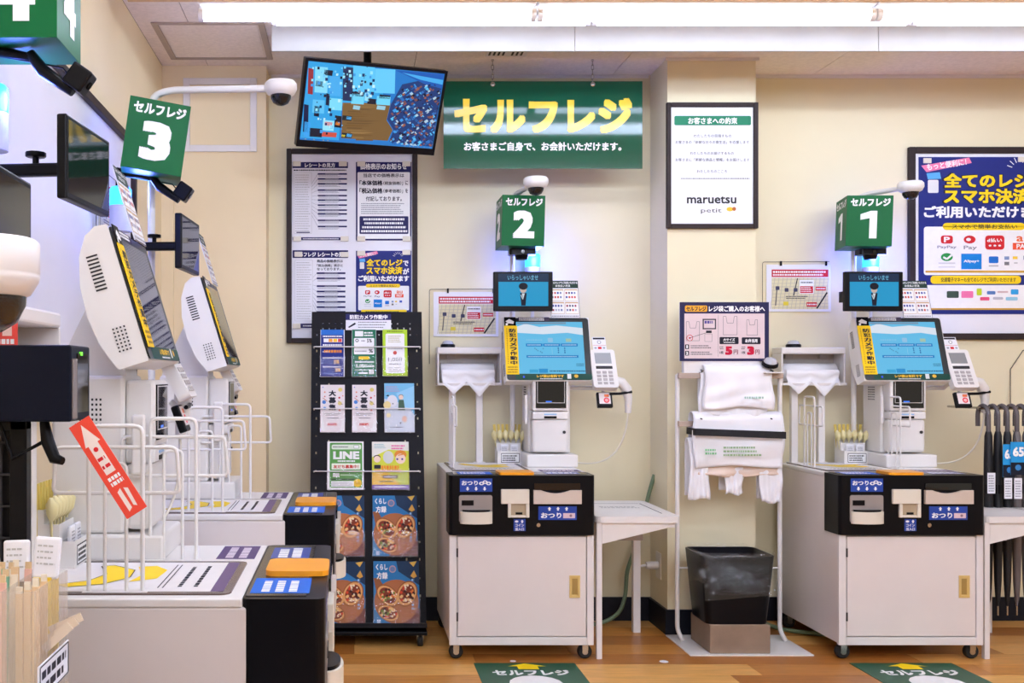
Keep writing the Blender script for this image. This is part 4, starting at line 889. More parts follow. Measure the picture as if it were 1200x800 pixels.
# -- wire bag rack
wr = thing('wire_bag_rack', '', 'wire rack', (.05, .39, CT), 0, 'white wire bag racks'); r_ = .0042
MB().tube(fillet([(0, -.05, 0), (0, -.05, .31), (0, .05, .31), (0, .05, 0)], .016), r_, 8).build('tall_loop', M_PLAST, wr)
lp = fillet([(0, -.002, .27), (0, .112, .27), (0, .118, .185), (0, -.118, .185), (0, -.112, .27), (0, -.0021, .27)], .012)
MB().tube([(x+.006, y_, z) for x, y_, z in lp[:-1]], r_*.9, 8, closed=True).build('cross_loop', M_PLAST, wr)
MB().tube(fillet([(0, -.02, 0), (0, -.02, .24), (0, .02, .24), (0, .02, 0)], .012), r_*.85, 8).build('short_loop', M_PLAST, wr)
MB().box(-.012, .012, -.06, .06, 0, .004).build('base_strip', M_PLAST, wr)
put(wr, 2, 'white wire bag rack at left end of the lane 2 worktop'); put(wr, 1, 'left white wire bag rack on the lane 1 worktop'); put(wr, 1, 'right white wire bag rack on lane 1, before the terminal', dx=.36, dy=-.03)
put(wr, 4, 'nearest and largest white wire bag rack, at the front edge of the near left worktop'); put(wr, 4, 'white wire bag rack before the nearest left terminal', dx=.33, dy=-.05)
put(wr, 3, 'white wire bag rack at front edge of the farther left worktop', dy=-.01); put(wr, 3, 'white wire bag rack before the farther left terminal', dx=.33, dy=-.06)
# -- cutlery holder and what stands in it
ct = thing('cutlery_holder', '', 'cutlery holder', (.325, .525, CT), 0, 'white stepped cutlery holders')
for i, (y_, h_, w_) in enumerate(((0, .06, .11), (.032, .095, .11), (.064, .125, .11))):
    MB().box(-w_/2, w_/2, y_, y_+.002, 0, h_).box(-w_/2, -w_/2+.002, y_+.002, y_+.03, 0, h_).box(w_/2-.002, w_/2, y_+.002, y_+.03, 0, h_).box(-w_/2, w_/2, y_+.03, y_+.032, 0, h_).box(-w_/2+.002, w_/2-.002, y_+.002, y_+.03, 0, .003).build('compartment', M_PLAST, ct)
p = Print((0, 0, 100, 50), .085, .042, (-.04, -.0005, .008)); p.rect(0, 0, 100, 50, DK, 1).rect(3, 3, 97, 47, WH, 2).fine(8, 8, 90, 44, 3, ink(60), 3, seed=3, fill=.6); p.build(ct, name='label_card')
CTL = ((2, 'white stepped cutlery holder left of the lane 2 terminal'), (1, 'white stepped cutlery holder left of the lane 1 terminal'), (4, 'white stepped cutlery holder on the near left worktop'))
for n_, t_ in CTL: put(ct, n_, t_)
M_SPOON = mat('pale_yellow_plastic', (226, 214, 160), rough=.35); M_STRW = mat('yellow_paper_sleeve', (222, 196, 96), rough=.5); M_GPK = mat('green_print_sleeve', (120, 160, 110), rough=.5)
def spoon():
    o = MB().tube([(0, 0, 0), (0, 0, .10)], .003, 6).tube([(0, 0, .098), (0, -.003, .115), (0, -.004, .135), (0, -.002, .15)], [.003, .012, .014, .003], 8).build('wrapped_spoon', M_SPOON); tag(o, '', 'spoon', 'wrapped spoons in the cutlery holders'); return o
def stick():
    o = MB().box(-.006, .006, -.0015, .0015, 0, .175).build('chopstick_sleeve', M_STRW); tag(o, '', 'chopsticks', 'chopstick sleeves in the cutlery holders'); return o
def packet():
    o = MB().box(-.018, .018, -.004, .004, 0, .085).build('tissue_packet', M_PAPER, bevel=.003); tag(o, '', 'packet', 'paper packets in the cutlery holders')
    p = Print((0, 0, 40, 90), .036, .085, (-.018, -.0042, 0)); p.fine(6, 10, 34, 40, 4, GY, 1, seed=3); p.build(o); return o
s_, k_, q_ = spoon(), stick(), packet()
for n_, t_ in CTL:
    for i in range(6):
        o = put(s_, n_, 'pale spoon standing in the '+t_.replace('white stepped ', ''), dx=.325-.042+i*.017, dy=.525+.048, dz=CT+.004); o.rotation_euler[1] = R((-10+i*4))
    for i in range(7):
        o = put(k_, n_, 'yellow chopstick sleeve standing in the '+t_.replace('white stepped ', ''), dx=.325-.042+i*.0135, dy=.525+.079, dz=CT+.004); o.rotation_euler[1] = R((-6+i*2))
    for i in range(2): put(q_, n_, 'paper packet standing in the '+t_.replace('white stepped ', ''), dx=.325-.022+i*.045, dy=.525+.016, dz=CT+.004)

# -- security camera on its white pole
def cam_pole(z_top, reach, yaw):
    t = thing('security_camera', '', 'camera', (.349, .60, CT), 0, 'dome security cameras on white poles')
    d_ = (-math.sin(yaw)*-1, -math.cos(yaw)); e_ = (d_[0]*reach, d_[1]*reach, z_top-CT)
    MB().tube(fillet([(0, 0, 0), (0, 0, z_top-CT-.02), (d_[0]*.06, d_[1]*.06, z_top-CT), e_], .05), .0115, 10).build('pole', M_PLAST, t)
    MB().lathe([(.03, 0), (.03, .005)], n=14).build('pole_foot', M_PLAST, t)
    MB().lathe([(.030, -.026), (.046, -.018), (.054, -.002), (.053, .014), (.046, .022), (.02, .024)], e_, n=26).build('housing', M_PLAST, t)
    dm = MB().lathe([(.034, -.024), (.033, -.034), (.025, -.048), (.012, -.055), (.001, -.057)], e_, n=22).build('dome', mat('smoked_dome', (24, 22, 24), rough=.06), t)
    return t
put(cam_pole(1.985, .34, R(8)), 2, 'white dome security camera on a pole above lane sign 2'); put(cam_pole(1.985, .27, R(30)), 1, 'white dome security camera on a pole above lane sign 1')
put(cam_pole(2.10, .43, R(-3)), 3, 'white dome security camera on a long arm above lane sign 3', dx=.08, dy=.012)
# -- lane sign boxes
def lane_sign(num, rx=0, ry=0, rz=0, loc=(.385, .475, 1.73), S=.19, Hh=.225):
    t = thing('lane_sign', '', 'sign', loc, 0, 'green lane number signs')
    box('box', M_GREEN, -S/2, S/2, -S/2, S/2, 0, Hh, t, .001)
    for k in range(4):
        p = Print((0, 0, 100, 118), S, Hh, (-S/2, -S/2-.0002, 0)); p.text('セルフレジ', 8, 7, 94, 25, WH, 2, .04)
        if num == '1': p.poly([(30, 44), (52, 36), (66, 36), (66, 100), (50, 100), (50, 53), (30, 57)], WH, 2)
        else: p.text(num, 26, 36, 76, 100, WH, 2, .055)
        p.build(t, Matrix.Rotation(k*PI/2, 4, 'Z'), 'lettering')
    box('bracket', M_BLACK, -.012, .012, S/2, S/2+.015, Hh*.45, Hh*.6, t)
    return t
SL = {2: ('green lane sign box with number 2', dict(dx=-.022, dy=.02), (0, R(1.5), R(0))), 1: ('green lane sign box with number 1, turned to show two faces', dict(dx=-.045, dy=.025), (0, R(2), R(-12))), 3: ('green lane sign box with number 3, leaning', dict(dx=-.03, dz=.07, dy=.125), (R(1), R(8), R(11))), 4: ('green lane sign box with number 4 at the top left corner', dict(dx=.008, dz=.135, dy=.19), (0, 0, 0))}
for n_, (t_, kw, rr_) in SL.items():
    o = put(lane_sign(str(n_)), n_, t_, **kw); a = LANES[n_][1]; o.rotation_euler = (rr_[0], rr_[1], a+rr_[2]) if n_ in (1, 2) else (rr_[0], rr_[1], rr_[2])
# -- signal lamps
def lamp(z_):
    t = thing('signal_lamp', '', 'signal lamp', (.45, .655, z_), 0, 'blue signal lamps')
    MB().lathe([(.036, 0), (.036, .085)], n=18).build('lamp_base', mat('lilac_grey_plastic', (196, 194, 214), rough=.4), t); MB().lathe([(.036, .086), (.036, .14), (.03, .148)], n=18).build('lamp_head', M_LAMP, t)
    MB().tube([(0, 0, 0), (0, 0, -z_)], .008, 8).build('stem', M_PLAST, t)
    l_ = D.lights.new('lamp_glow', 'POINT'); l_.color = (.12, .18, 1.); l_.energy = 4.5; l_.shadow_soft_size = .04; lo = D.objects.new('lamp_glow', l_); COL.objects.link(lo); lo.parent = t; lo.location = (0, -.06, .12)
    return t
for n_, t_, kw in ((2, 'cyan glowing signal lamp behind lane sign 2', dict(dx=0, dy=-.012)), (1, 'cyan glowing signal lamp below lane sign 1', dict(dx=0, dy=-.012)), (3, 'cyan glowing signal lamp left of the payment card under lane sign 3', dict(dy=.065)), (4, 'cyan signal lamp at the left picture edge below lane sign 4', dict(dy=.105))): put(lamp({1: 1.575, 2: 1.575, 3: 1.635, 4: 1.66}[n_]), n_, t_, **kw)
# -- customer display
def cust(lit):
    t = thing('customer_display', '', 'monitor', (.35, .31, 1.435), 0, 'small customer displays'); w_, h_ = .258, .172
    box('case', M_BLACK, -w_/2, w_/2, 0, .022, 0, h_, t, .004)
    p = Print((366, 0, 678, 200), w_, h_, (-w_/2, 0, 0))
    if lit:
        Gs = lambda r_, g_, b_: glow(r_, g_, b_, .75)
        p.rect(390, 10, 655, 175, Gs(28, 52, 84), 1).rect(392, 52, 653, 174, Gs(36, 164, 218), 2).text('いらっしゃいませ', 440, 18, 600, 44, Gs(110, 190, 230), 2, .01)
        p.disc(522, 92, 17, Gs(210, 190, 180), 3, 16).disc(522, 74, 24, Gs(20, 24, 40), 3.4, 18).poly([(505, 108), (540, 108), (534, 172), (512, 172)], Gs(24, 30, 50), 2.6).poly([(514, 110), (530, 110), (522, 138)], Gs(220, 230, 240), 3).line(510, 118, 520, 140, 5, Gs(200, 220, 235), 3)
    else: p.rect(378, 12, 666, 186, M_GLASS, 1)
    p.build(t, name='screen')
    MB().box(-.04, .04, .022, .034, .04, .12).build('back_mount', M_BLACK, t, .003)
    MB().box(-.012, .012, .034, .275, .07, .098).build('arm', M_BLACK, t, .006); MB().box(-.02, .02, .225, .262, .055, .105).build('pole_clamp', M_BLACK, t, .002); MB().lathe([(.007, .098), (.007, .112), (.022, .112), (.022, .122)], (0, .12, 0), n=10).build('clamp_knob', M_BLACK, t, .002)
    return t
cl_, cdk = cust(True), cust(False)
for tt, n_, t_, kw in ((cl_, 2, 'small customer display greeting above the lane 2 touch screen', dict(rz=R(0))), (cl_, 1, 'small customer display greeting above the lane 1 touch screen', dict(rz=R(2), dx=-.055)), (cdk, 4, 'dark customer display on an arm left of lane sign 3', dict(dz=.08, dy=.205, rz=R(-6))), (cdk, 3, 'dark customer display on an arm below lane sign 3', dict(dz=.055, dy=.16, rz=R(-4))), (cdk, 5, 'dark customer display behind the dome camera at the left edge', dict(dz=-.15, dy=.145, dx=.395))): 
    put(tt, n_, t_, **kw)
# -- webcam on an articulated arm under the lane sign
wc = thing('webcam', '', 'webcam', (.39, .55, 1.72), 0, 'black cameras on jointed arms')
MB().tube([(0, .04, .02), (0, -.02, .01), (0, -.075, .0)], [.014, .012, .009], 8).build('mount', M_BLACK, wc)
MB().tube([(0, -.07, .01), (0, -.10, -.03), (0, -.165, -.075)], [.011, .015, .011], 8).build('arm', M_BLACK, wc)
b_ = MB(); b_.M = Matrix.Translation((0, -.175, -.045)) @ Matrix.Rotation(R(35), 4, 'X'); b_.box(-.024, .024, -.028, .02, -.026, .026); hd_ = b_.build('head', M_BLACK, wc, .005)
b_ = MB(); b_.M = Matrix.Translation((0, -.175, -.045)) @ Matrix.Rotation(R(35), 4, 'X'); b_.lathe([(.009, -.032), (.009, -.028)], axis='y', n=12); b_.build('lens', M_GLASS, hd_)
MB().tube([(0, -.02, 0), (0, -.09, -.012), (.01, -.14, -.02), (0, -.165, -.05)], .002, 5).build('cable', M_BLACK, wc)
for n_, t_, kw in ((3, 'black camera on a jointed arm below lane sign 3', dict(dz=.08, dx=-.02, dy=.125)), (4, 'black camera on a jointed arm below lane sign 4', dict(dz=.125, dy=.17, dx=-.02))): put(wc, n_, t_, **kw)
wf = thing('webcam', '', 'webcam', (.375, .50, 1.70), 0, 'black cameras under the lane signs')
MB().prism(rrect(-.06, .06, -.035, .03, .012, 3), 'z', 0, .026).build('housing', M_BLACK, wf, .005); MB().lathe([(.026, -.02), (.032, 0)], n=14).build('joint', M_BLACK, wf); MB().lathe([(.008, -.038), (.008, -.035)], (0, 0, .012), axis='y', n=10).build('lens', M_GLASS, wf)
put(wf, 2, 'black camera block under lane sign 2'); put(wf, 1, 'black camera block under lane sign 1')
# -- side table
tb = thing('side_table', '', 'table', (.598, .0, 0), 0, 'white side tables beside the lanes')
MB().prism(rrect(0, .345, .02, .56, .03, 4), 'z', .556, .582).build('tabletop', M_PLAST, tb, .008, 3)
box('leg', M_WHITE, .004, .026, .03, .052, 0, .556, tb, .002); box('leg', M_WHITE, .272, .305, .46, .49, 0, .556, tb, .002); box('leg', M_WHITE, .004, .026, .46, .49, 0, .556, tb, .002)
MB().prism([(.026, .556), (.30, .556), (.29, .535), (.026, .47)], 'y', .03, .034).build('gusset', M_PLAST, tb); box('drawer', M_GREYP, .03, .27, .30, .48, .44, .52, tb, .003); box('rim', M_WHITE, .02, .325, .035, .045, .536, .556, tb)
flat((0, 0, 100, 100), .04, .10, .26, .36, .582, lambda p: (p.rect(0, 0, 100, 100, ink(236, 234, 232), .4), p.line(12, 4, 96, 4, 2, DK, 2), p.line(4, 4, 0, 60, 2, DK, 2), p.line(98, 4, 98, 96, 2, DK, 2), p.fine(18, 30, 90, 50, 2, ink(170), 2, seed=2, fill=.5)), tb, 'printed_sheet')
put(tb, 2, 'white side table between lane 2 and the bag stand'); put(tb, 1, 'white side table at right picture edge beside lane 1'); put(tb, 4, 'white side table between the two left cabinets, mostly hidden')

# ------------------------------------------------------------------ bag stand between lanes 2 and 1
YT = 4.45
st = thing('bag_stand', 'white metal bag stand with two rails between lane 2 and lane 1', 'stand', (1.423, YT, 0))
BW = .445
MB().box(-.02, .49, -.23, .10, 0, .004).build('base_plate', M_PLAST, st)
for x_ in (0, BW):
    MB().tube(fillet([(x_+(.022 if x_ == 0 else .022), -.01, .006), (x_, 0, .05), (x_, 0, 1.16)], .03), .0095, 10).build('upright', M_PLAST, st)
ST_R = mat('stand_rail_beige', (178, 158, 142), rough=.4)
for z in (at(800, 440, YT)[2], at(800, 496, YT)[2]):
    MB().box(-.004, BW+.004, -.03, -.014, z-.012, z+.012).build('rail', ST_R, st, .002)
    for x_ in (.09, BW-.055): MB().tube([(x_, -.022, z+.012), (x_+.005, -.05, z+.02), (x_-.012, -.07, z+.024)], .003, 6).build('hook', M_DGREY, st)
MB().tube([(0, 0, .32), (BW, 0, .32)], .004, 6).build('cross_wire', M_PLAST, st)
MB().box(.0, BW, -.02, .01, 1.155, 1.165).build('top_shelf', M_PLAST, st, .002)
# bag price board on top
o, p = sheet('price_board', 'navy edged bag price board standing on top of the bag stand', 'sign', (796, 354, 900.5, 423), 4.43, M_PAPER, thick=.005)
p.b = (92, 290, 662, 672); NV2 = ink(40, 38, 78); LG = ink(222, 204, 206)
p.rect(92, 290, 662, 672, NV2).rect(122, 364, 634, 655, LG, 2).rr(126, 312, 268, 352, 8, ink(236, 170, 50), 2).text('セルフレジ', 134, 318, 260, 347, DK, 3, .035).text('レジ袋ご購入のお客様へ', 278, 314, 636, 352, WH, 3, .03)
def bag(x0, y0, x1, y1): w_ = x1-x0; p.outline([(x0, y0), (x0+w_*.2, y0), (x0+w_*.28, y0+w_*.5), (x0+w_*.72, y0+w_*.5), (x0+w_*.8, y0), (x1, y0), (x1, y1), (x0, y1)], 2.4, ink(110), 3)
bag(134, 416, 218, 540); bag(370, 382, 458, 502); bag(520, 404, 588, 504); p.line(338, 372, 336, 645, 2, ink(140), 3)
p.rect(238, 398, 324, 466, ink(60, 60, 70), 3).rect(246, 406, 316, 458, LG, 4).fine(250, 410, 305, 430, 1, ink(90, 80, 150), 5, seed=2, fill=.9).rect(260, 474, 296, 490, DK, 3).outline([(252, 496), (298, 496), (298, 545), (252, 545)], 2, ink(120), 3).line(156, 522, 262, 488, 2.4, DK, 4)
p.disc(156, 522, 21, RED, 3).disc(156, 522, 17, LG, 3.5).disc(156, 522, 6, RED, 4)
for y_ in (564, 606): p.rr(126, y_, 152, y_+30, 4, DK, 3).fine(162, y_+2, 300, y_+28, 2, ink(90), 3, seed=y_, fill=.5)
p.text('1', 134, 569, 144, 589, WH, 4, .05).text('2', 132, 611, 146, 631, WH, 4, .05)
p.rr(346, 516, 468, 562, 6, DK, 3).text('大サイズ', 370, 524, 444, 542, WH, 4, .03).fine(372, 546, 444, 556, 1, WH, 4, seed=5).rr(488, 518, 608, 562, 6, DK, 3).text('お弁当用', 510, 528, 588, 552, WH, 4, .03)
p.fine(346, 575, 372, 598, 2, DK, 3, seed=3).text('1枚', 346, 606, 372, 626, DK, 3, .02).text('5', 382, 576, 428, 632, ink(196, 24, 60), 3, .07).text('円', 436, 598, 464, 628, ink(120, 40, 60), 3, .02)
p.fine(486, 575, 512, 598, 2, DK, 3, seed=4).text('1枚', 486, 606, 512, 626, DK, 3, .02).text('3', 522, 576, 568, 632, ink(196, 24, 60), 3, .07).text('円', 574, 598, 602, 628, ink(120, 40, 60), 3, .02)
p.build(o); box('foot', M_PLAST, .02, p.w-.02, 0, .03, -.002-(o.location.z-1.167), .004, o)
# a second finger pad hangs at the right end of the stand
o = copy_tree(fp); o.location = (at(902, 418, 4.40)[0], 4.40, 1.2); o.rotation_euler = (R(28), 0, 0); o['label'] = 'black and silver finger pad at the right end of the bag price board'
sp_ = thing('pad_holder', 'small white bracket under the finger pad on the bag stand', 'bracket', (at(902, 418, 4.40)[0], 4.40, 1.165))
box('plate', M_PLAST, -.03, .05, -.03, .04, 0, .006, sp_, .002); MB().tube([(0, .01, .004), (0, .008, .045)], .01, 8).build('neck', M_BLACK, sp_)
# bundles of carrier bags
def drape(name, x0, x1, ztop, zfront, zback, y0, depth, seed, par=None, m=None):
    rgd = random.Random(seed); ph = [rgd.random()*6.28 for _ in range(6)]
    def fn(u, v):
        x = x0+(x1-x0)*u; Lf, Lb = ztop-zfront, ztop-zback; arc = PI*depth/2; tot = Lb+arc+Lf; s_ = v*tot
        if s_ < Lb: y_, z = y0+depth/2, zback+s_
        elif s_ < Lb+arc: a = (s_-Lb)/arc*PI; y_, z = y0+depth/2*math.cos(a), ztop+depth/2*math.sin(a)
        else: y_, z = y0-depth/2, ztop-(s_-Lb-arc)
        f_ = max(0, (s_-Lb-arc)/Lf) if Lf else 0
        wv = .006*math.sin(u*9+ph[0]+f_*2)+.004*math.sin(u*21+ph[1])+.003*math.sin(f_*14+u*5+ph[2])
        return (x+.006*math.sin(f_*5+ph[3])*(u-.5)*2, y_+wv*f_-.012*f_*math.sin(PI*u)*(1 if s_ > Lb else 0), z+.006*math.sin(u*7+ph[4])*f_)
    o = MB().grid(fn, 26, 40).build(name, m or M_BAG, par, solid=.007); return o
X9 = lambda px: at(px, 0, YT-.02)[0]; Z9 = lambda py: at(0, py, YT-.03)[2]
bb = thing('bag_bundle', 'folded bundle of white carrier bags over the upper rail of the bag stand', 'bags', (0, 0, 0), 0, 'carrier bag bundles on the stand')
o1 = drape('folded_bags', X9(822), X9(902), Z9(436), Z9(478), Z9(470), YT-.022, .06, 3, bb)
drape('rear_bags', X9(818), X9(896), Z9(440), Z9(488), Z9(470), YT-.018, .036, 8, bb)
p = Print((822, 433, 902, 478), X9(902)-X9(822), Z9(433)-Z9(478), (X9(822), YT-.082, Z9(478))); p.fine(866, 463, 888, 468, 1, ink(160, 192, 176), 1, seed=4, fill=.5); p.build(bb, name='printed_mark')
bb = thing('bag_bundle', 'wide bundle of white handled bags with black band on the lower rail', 'bags', (0, 0, 0), 0, 'carrier bag bundles on the stand')
drape('folded_bags', X9(809), X9(914), Z9(492), Z9(546), Z9(530), YT-.022, .07, 5, bb)
for xa, xb, ya_, yb_, s_ in ((805, 828, 520, 584, 1), (846, 868, 545, 578, 2), (888, 912, 535, 588, 3)): drape('bag_handles', X9(xa), X9(xb), Z9(ya_), Z9(yb_), Z9(yb_-3), YT-.02, .05, 10+s_, bb)
drape('bag_fold', X9(816), X9(908), Z9(535), Z9(557), Z9(553), YT-.02, .045, 21, bb, mat('bag_fold_tint', (226, 206, 190), rough=.35))
bd = MB().prism([(X9(808), Z9(509)), (X9(913), Z9(513)), (X9(913), Z9(505)+.0), (X9(808), Z9(501))], 'y', YT-.092, YT-.086); bd.box(X9(808), X9(808)+.003, YT-.09, YT+.02, Z9(509), Z9(501)).box(X9(913)-.003, X9(913), YT-.09, YT+.02, Z9(513), Z9(505)).build('black_band', mat('black_elastic', (22, 22, 26), rough=.8), bb)
p = Print((805, 487, 915, 560), X9(915)-X9(805), Z9(487)-Z9(560), (X9(805), YT-.088, Z9(560))); p.fine(841, 521, 885, 534, 3, ink(150, 182, 140), 1, seed=2, fill=.5); p.build(bb, name='printed_mark'); p = Print((805, 487, 915, 560), X9(915)-X9(805), Z9(487)-Z9(560), (X9(805), YT-.088, Z9(560))); p.fine(820, 524, 833, 532, 2, ink(130, 200, 150), 1, seed=3, fill=.6); p.build(bb, name='printed_mark')

# ------------------------------------------------------------------ waste bin on a wooden block
bx0, bx1 = at(828, 0, 4.24)[0], at(903, 0, 4.24)[0]
blk = thing('wooden_block', 'worn wooden block under the black waste bin', 'block', (0, 4.24, .004)); box('block', M_WOODB, at(832, 0, 4.24)[0], bx1, 0, .24, 0, .118, blk, .004)
zb_ = .122; bn = thing('waste_bin', 'black waste bin with clear liner standing on wooden block', 'bin', ((bx0+bx1)/2+.003, 4.36, zb_))
HB = .285
def bin_ring(z, inset=0, wob=0, rg_=None, seed=0):
    k = z/HB; hw_ = .128+.024*k-inset; hd_2 = .105+.02*k-inset; base_ = rrect(-hw_, hw_, -hd_2, hd_2, .03, 4); out = []
    for i, (x, y_) in enumerate(base_):
        f_ = 1+wob*(math.sin(i*2.1+seed)+math.sin(i*4.7+seed*2))*.5; out.append((x*f_, y_*f_, z))
    return out
def loft(mb, rings, mi=0, cap=False):
    n = len(rings[0]); v = [q_ for r_ in rings for q_ in r_]; mb.add(v, [(i*n+j, i*n+(j+1) % n, (i+1)*n+(j+1) % n, (i+1)*n+j) for i in range(len(rings)-1) for j in range(n)], mi, True)
    if cap: mb.add(rings[0], [tuple(range(n))[::-1]], mi)
b_ = MB(); loft(b_, [bin_ring(0), bin_ring(.14), bin_ring(HB), bin_ring(HB, .006), bin_ring(.02, .008)], cap=True); b_.build('body', M_BLACK, bn)
b_ = MB(); hem = [.10, .08, .12, .09]; rings = []
for k in range(7):
    t_ = k/6; r_ = bin_ring(HB-.0*t_, -.004-.006*t_-.02*t_*t_*(1 if True else 0), .02+.05*t_, seed=2+k*.25); rings.append([(x, y_, HB+.012*math.sin(i*1.7)-(t_*(.13+.035*math.sin(i*.9+1)+.02*math.sin(i*2.3)))+.008) for i, (x, y_, z) in enumerate(r_)])
inner = [bin_ring(.05, .012, .02), bin_ring(HB*.6, .010, .03), bin_ring(HB+.014, .002, .02)]
loft(b_, inner+rings); b_.build('liner', M_CLEAR, bn)

# ------------------------------------------------------------------ hoses, plug, floor marks
def hose(label, pts, r_):
    o = MB(); ps = [Vector(q_) for q_ in pts]; out = []
    for i in range(len(ps)-1):
        p0, p1, p2, p3 = ps[max(i-1, 0)], ps[i], ps[i+1], ps[min(i+2, len(ps)-1)]
        for k in range(6): t_ = k/6; out.append(.5*((2*p1)+(p2-p0)*t_+(2*p0-5*p1+4*p2-p3)*t_*t_+(3*p1-p0-3*p2+p3)*t_**3))
    out.append(ps[-1]); o.tube(out, r_, 8); return tag(o.build('hose', M_HOSE), label, 'hose')
Yh = 4.78
hose('green hose rising behind the lane 2 side table', [at(767, 556, Yh), at(760, 580, Yh), at(752, 615, Yh), at(742, 648, Yh), at(735, 670, Yh), at(732, 700, Yh), (at(720, 0, 4.74)[0], 4.72, .05), (at(695, 0, 4.6)[0], 4.70, .011), (.80, 4.72, .011)], .0095)
hose('green hose beside the pillar and along the floor under lane 1', [(1.845, 4.80, .75), (1.85, 4.80, .5), (1.87, 4.79, .25), (1.88, 4.74, .06), (1.93, 4.66, .012), (2.05, 4.55, .012), (2.3, 4.45, .012)], .0095)
t = thing('wall_socket', 'small wall socket with white plug on the pillar side behind the side table', 'socket', (1.42, 4.70, .285))
box('plate', M_CREAM, -.006, 0, -.035, .035, -.06, .06, t, .002); MB().lathe([(.016, -.06), (.018, -.05), (.018, -.006)], axis='x', n=12).build('plug', M_PLAST, t); MB().tube([(-.06, 0, 0), (-.09, 0, -.005)], .006, 6).build('spout', M_PLAST, t)
for (x_, w_, t_) in ((.497, .405, 'green floor mat with yellow arrow before lane 2'), (2.005, .41, 'green floor mat with yellow arrow before lane 1')):
    o = box('floor_marker', mat('floor_mat_green', (22, 84, 60), rough=.4), 0, w_, -.42, 0, 0, .002); o.location = (x_, 4.112, 0); tag(o, t_, 'floor mat', 'green floor markers')
    p = Print((0, 0, 100, 104), w_, .42); p.poly([(32, 12), (50, 2), (70, 12), (61, 12), (61, 22), (41, 22), (41, 12)], ink(250, 216, 20), 1).text('セルフレジ', 14, 25, 88, 42, WH, 1, .04).disc(50, 68, 25, WH, 1); p.build(o, Matrix.Translation((0, -.42, .002)) @ MT)
for px, py, s_ in ((601, 774.5, .012), (778, 775, .018)):
    Y_ = EYE*FOC/(py-VPY); o = MB().lathe([(s_, 0), (s_, .001)], n=14).build('floor_dot', M_PAPER); o.location = ((px-VPX)*Y_/FOC, Y_, 0); tag(o, 'small white floor dot %s' % ('near the lane 2 castor' if px < 700 else 'in front of the side table'), 'floor dot')

# ------------------------------------------------------------------ umbrellas at the right edge
M_UMB = mat('black_umbrella_cloth', (26, 26, 30), rough=.55, var=.2); M_UMH = mat('smoked_handle', (92, 86, 88), rough=.15); M_UMC = mat('grey_umbrella_cloth', (112, 104, 104), rough=.4, var=.2)
YU = 4.50; ZR = at(0, 478, YU)[2]
ur = thing('umbrella_rail', 'thin metal rail carrying the hanging umbrellas at the right edge', 'rail', (at(1146, 0, YU)[0], YU, ZR))
MB().tube([(0, 0, 0), (.62, 0, 0)], .007, 8).build('rail', M_CHROME, ur); MB().tube([(.60, .02, 0), (.60, .02, -ZR)], .012, 8).build('post', M_CHROME, ur); MB().box(.45, .75, -.15, .2, -ZR, -ZR+.006).build('foot', M_CHROME, ur)
MB().tube([(.02, .0, 0), (.02, .26, 0)], .005, 6).build('wall_stay', M_CHROME, ur)
def umbrella(cloth):
    t = thing('umbrella', '', 'umbrella', (0, 0, 0), 0, 'hanging umbrellas'); r_ = .038
    hk = [(0, -r_+ -r_*math.cos(a)*1.0+r_, r_*math.sin(a)) for a in [PI*(.0+i/10) for i in range(11)]]
    MB().tube([(0, -r_, -.16)]+[(0, -r_*math.cos(PI*i/10), r_*math.sin(PI*i/10)*1.1) for i in range(11)]+[(0, r_, -.05)], (.0095), 8).build('handle', M_UMH, t)
    pr = []
    for i in range(9): pr.append([(.009, .07), (.013, .05), (.0152, -.06), (.0158, -.25), (.0152, -.43), (.012, -.58), (.008, -.66), (.004, -.68), (.002, -.70)][i])
    b_ = MB(); n = 20; rings = []
    for r0, z in pr: rings.append([((r0*(1+(.22 if j % 2 else -.1)))*math.cos(2*PI*j/n), -r_+(r0*(1+(.22 if j % 2 else -.1)))*math.sin(2*PI*j/n), z-.14) for j in range(n)])
    loft(b_, rings[::-1], cap=True); b_.build('canopy', cloth, t)
    MB().lathe([(.0165, -.34), (.017, -.32), (.0165, -.30)], (0, -r_, 0), n=14).build('strap', M_BLACK, t); MB().tube([(0, -r_, -.83), (0, -r_, -.87)], .004, 6).build('tip', M_CHROME, t)
    return t
ua, ub = umbrella(M_UMB), umbrella(M_UMC); nu = 7
ORD = ('leftmost', 'second', 'third', 'fourth', 'fifth', 'sixth', 'seventh')
for i in range(nu):
    o = (ua if i == 0 else copy_tree(ua)) if i < 3 else (ub if i == 3 else copy_tree(ub))
    o.location = (at(1152+i*11, 0, YU)[0], YU, ZR-.0015-.029); o['label'] = '%s folded %s umbrella hanging from the rail at right edge, counted from the left' % (ORD[i], 'black' if i < 3 else 'grey')
for i, (px, py, w_, h_) in enumerate(((1175, 521, 14, 38), (1183, 518, 17, 38))):
    x_, _, z = at(px, py+h_, YU-.10); o = MB().box(0, w_*.00372, -.002, 0, 0, h_*.00372).build('price_tag', ink(40, 150, 214)); o.location = (x_, YU-.10-.006*i, z); tag(o, '%s blue price tag reading 65 among the hanging umbrellas' % ('left' if i == 0 else 'right'), 'price tag', 'blue umbrella price tags')
    p = Print((0, 0, 40, 90), w_*.00372, h_*.00372, (0, -.002, 0)); p.text('65', 6, 14, 36, 40, WH, 1, .04).rect(0, 56, 40, 90, ink(24, 30, 44), 1).disc(20, 70, 8, ink(60, 130, 190), 2); p.build(o)
    MB().tube([(w_*.0018, .004, h_*.00372-.005), (w_*.0018, .03, h_*.00372+.05)], .0012, 5).build('string', M_DGREY, o)
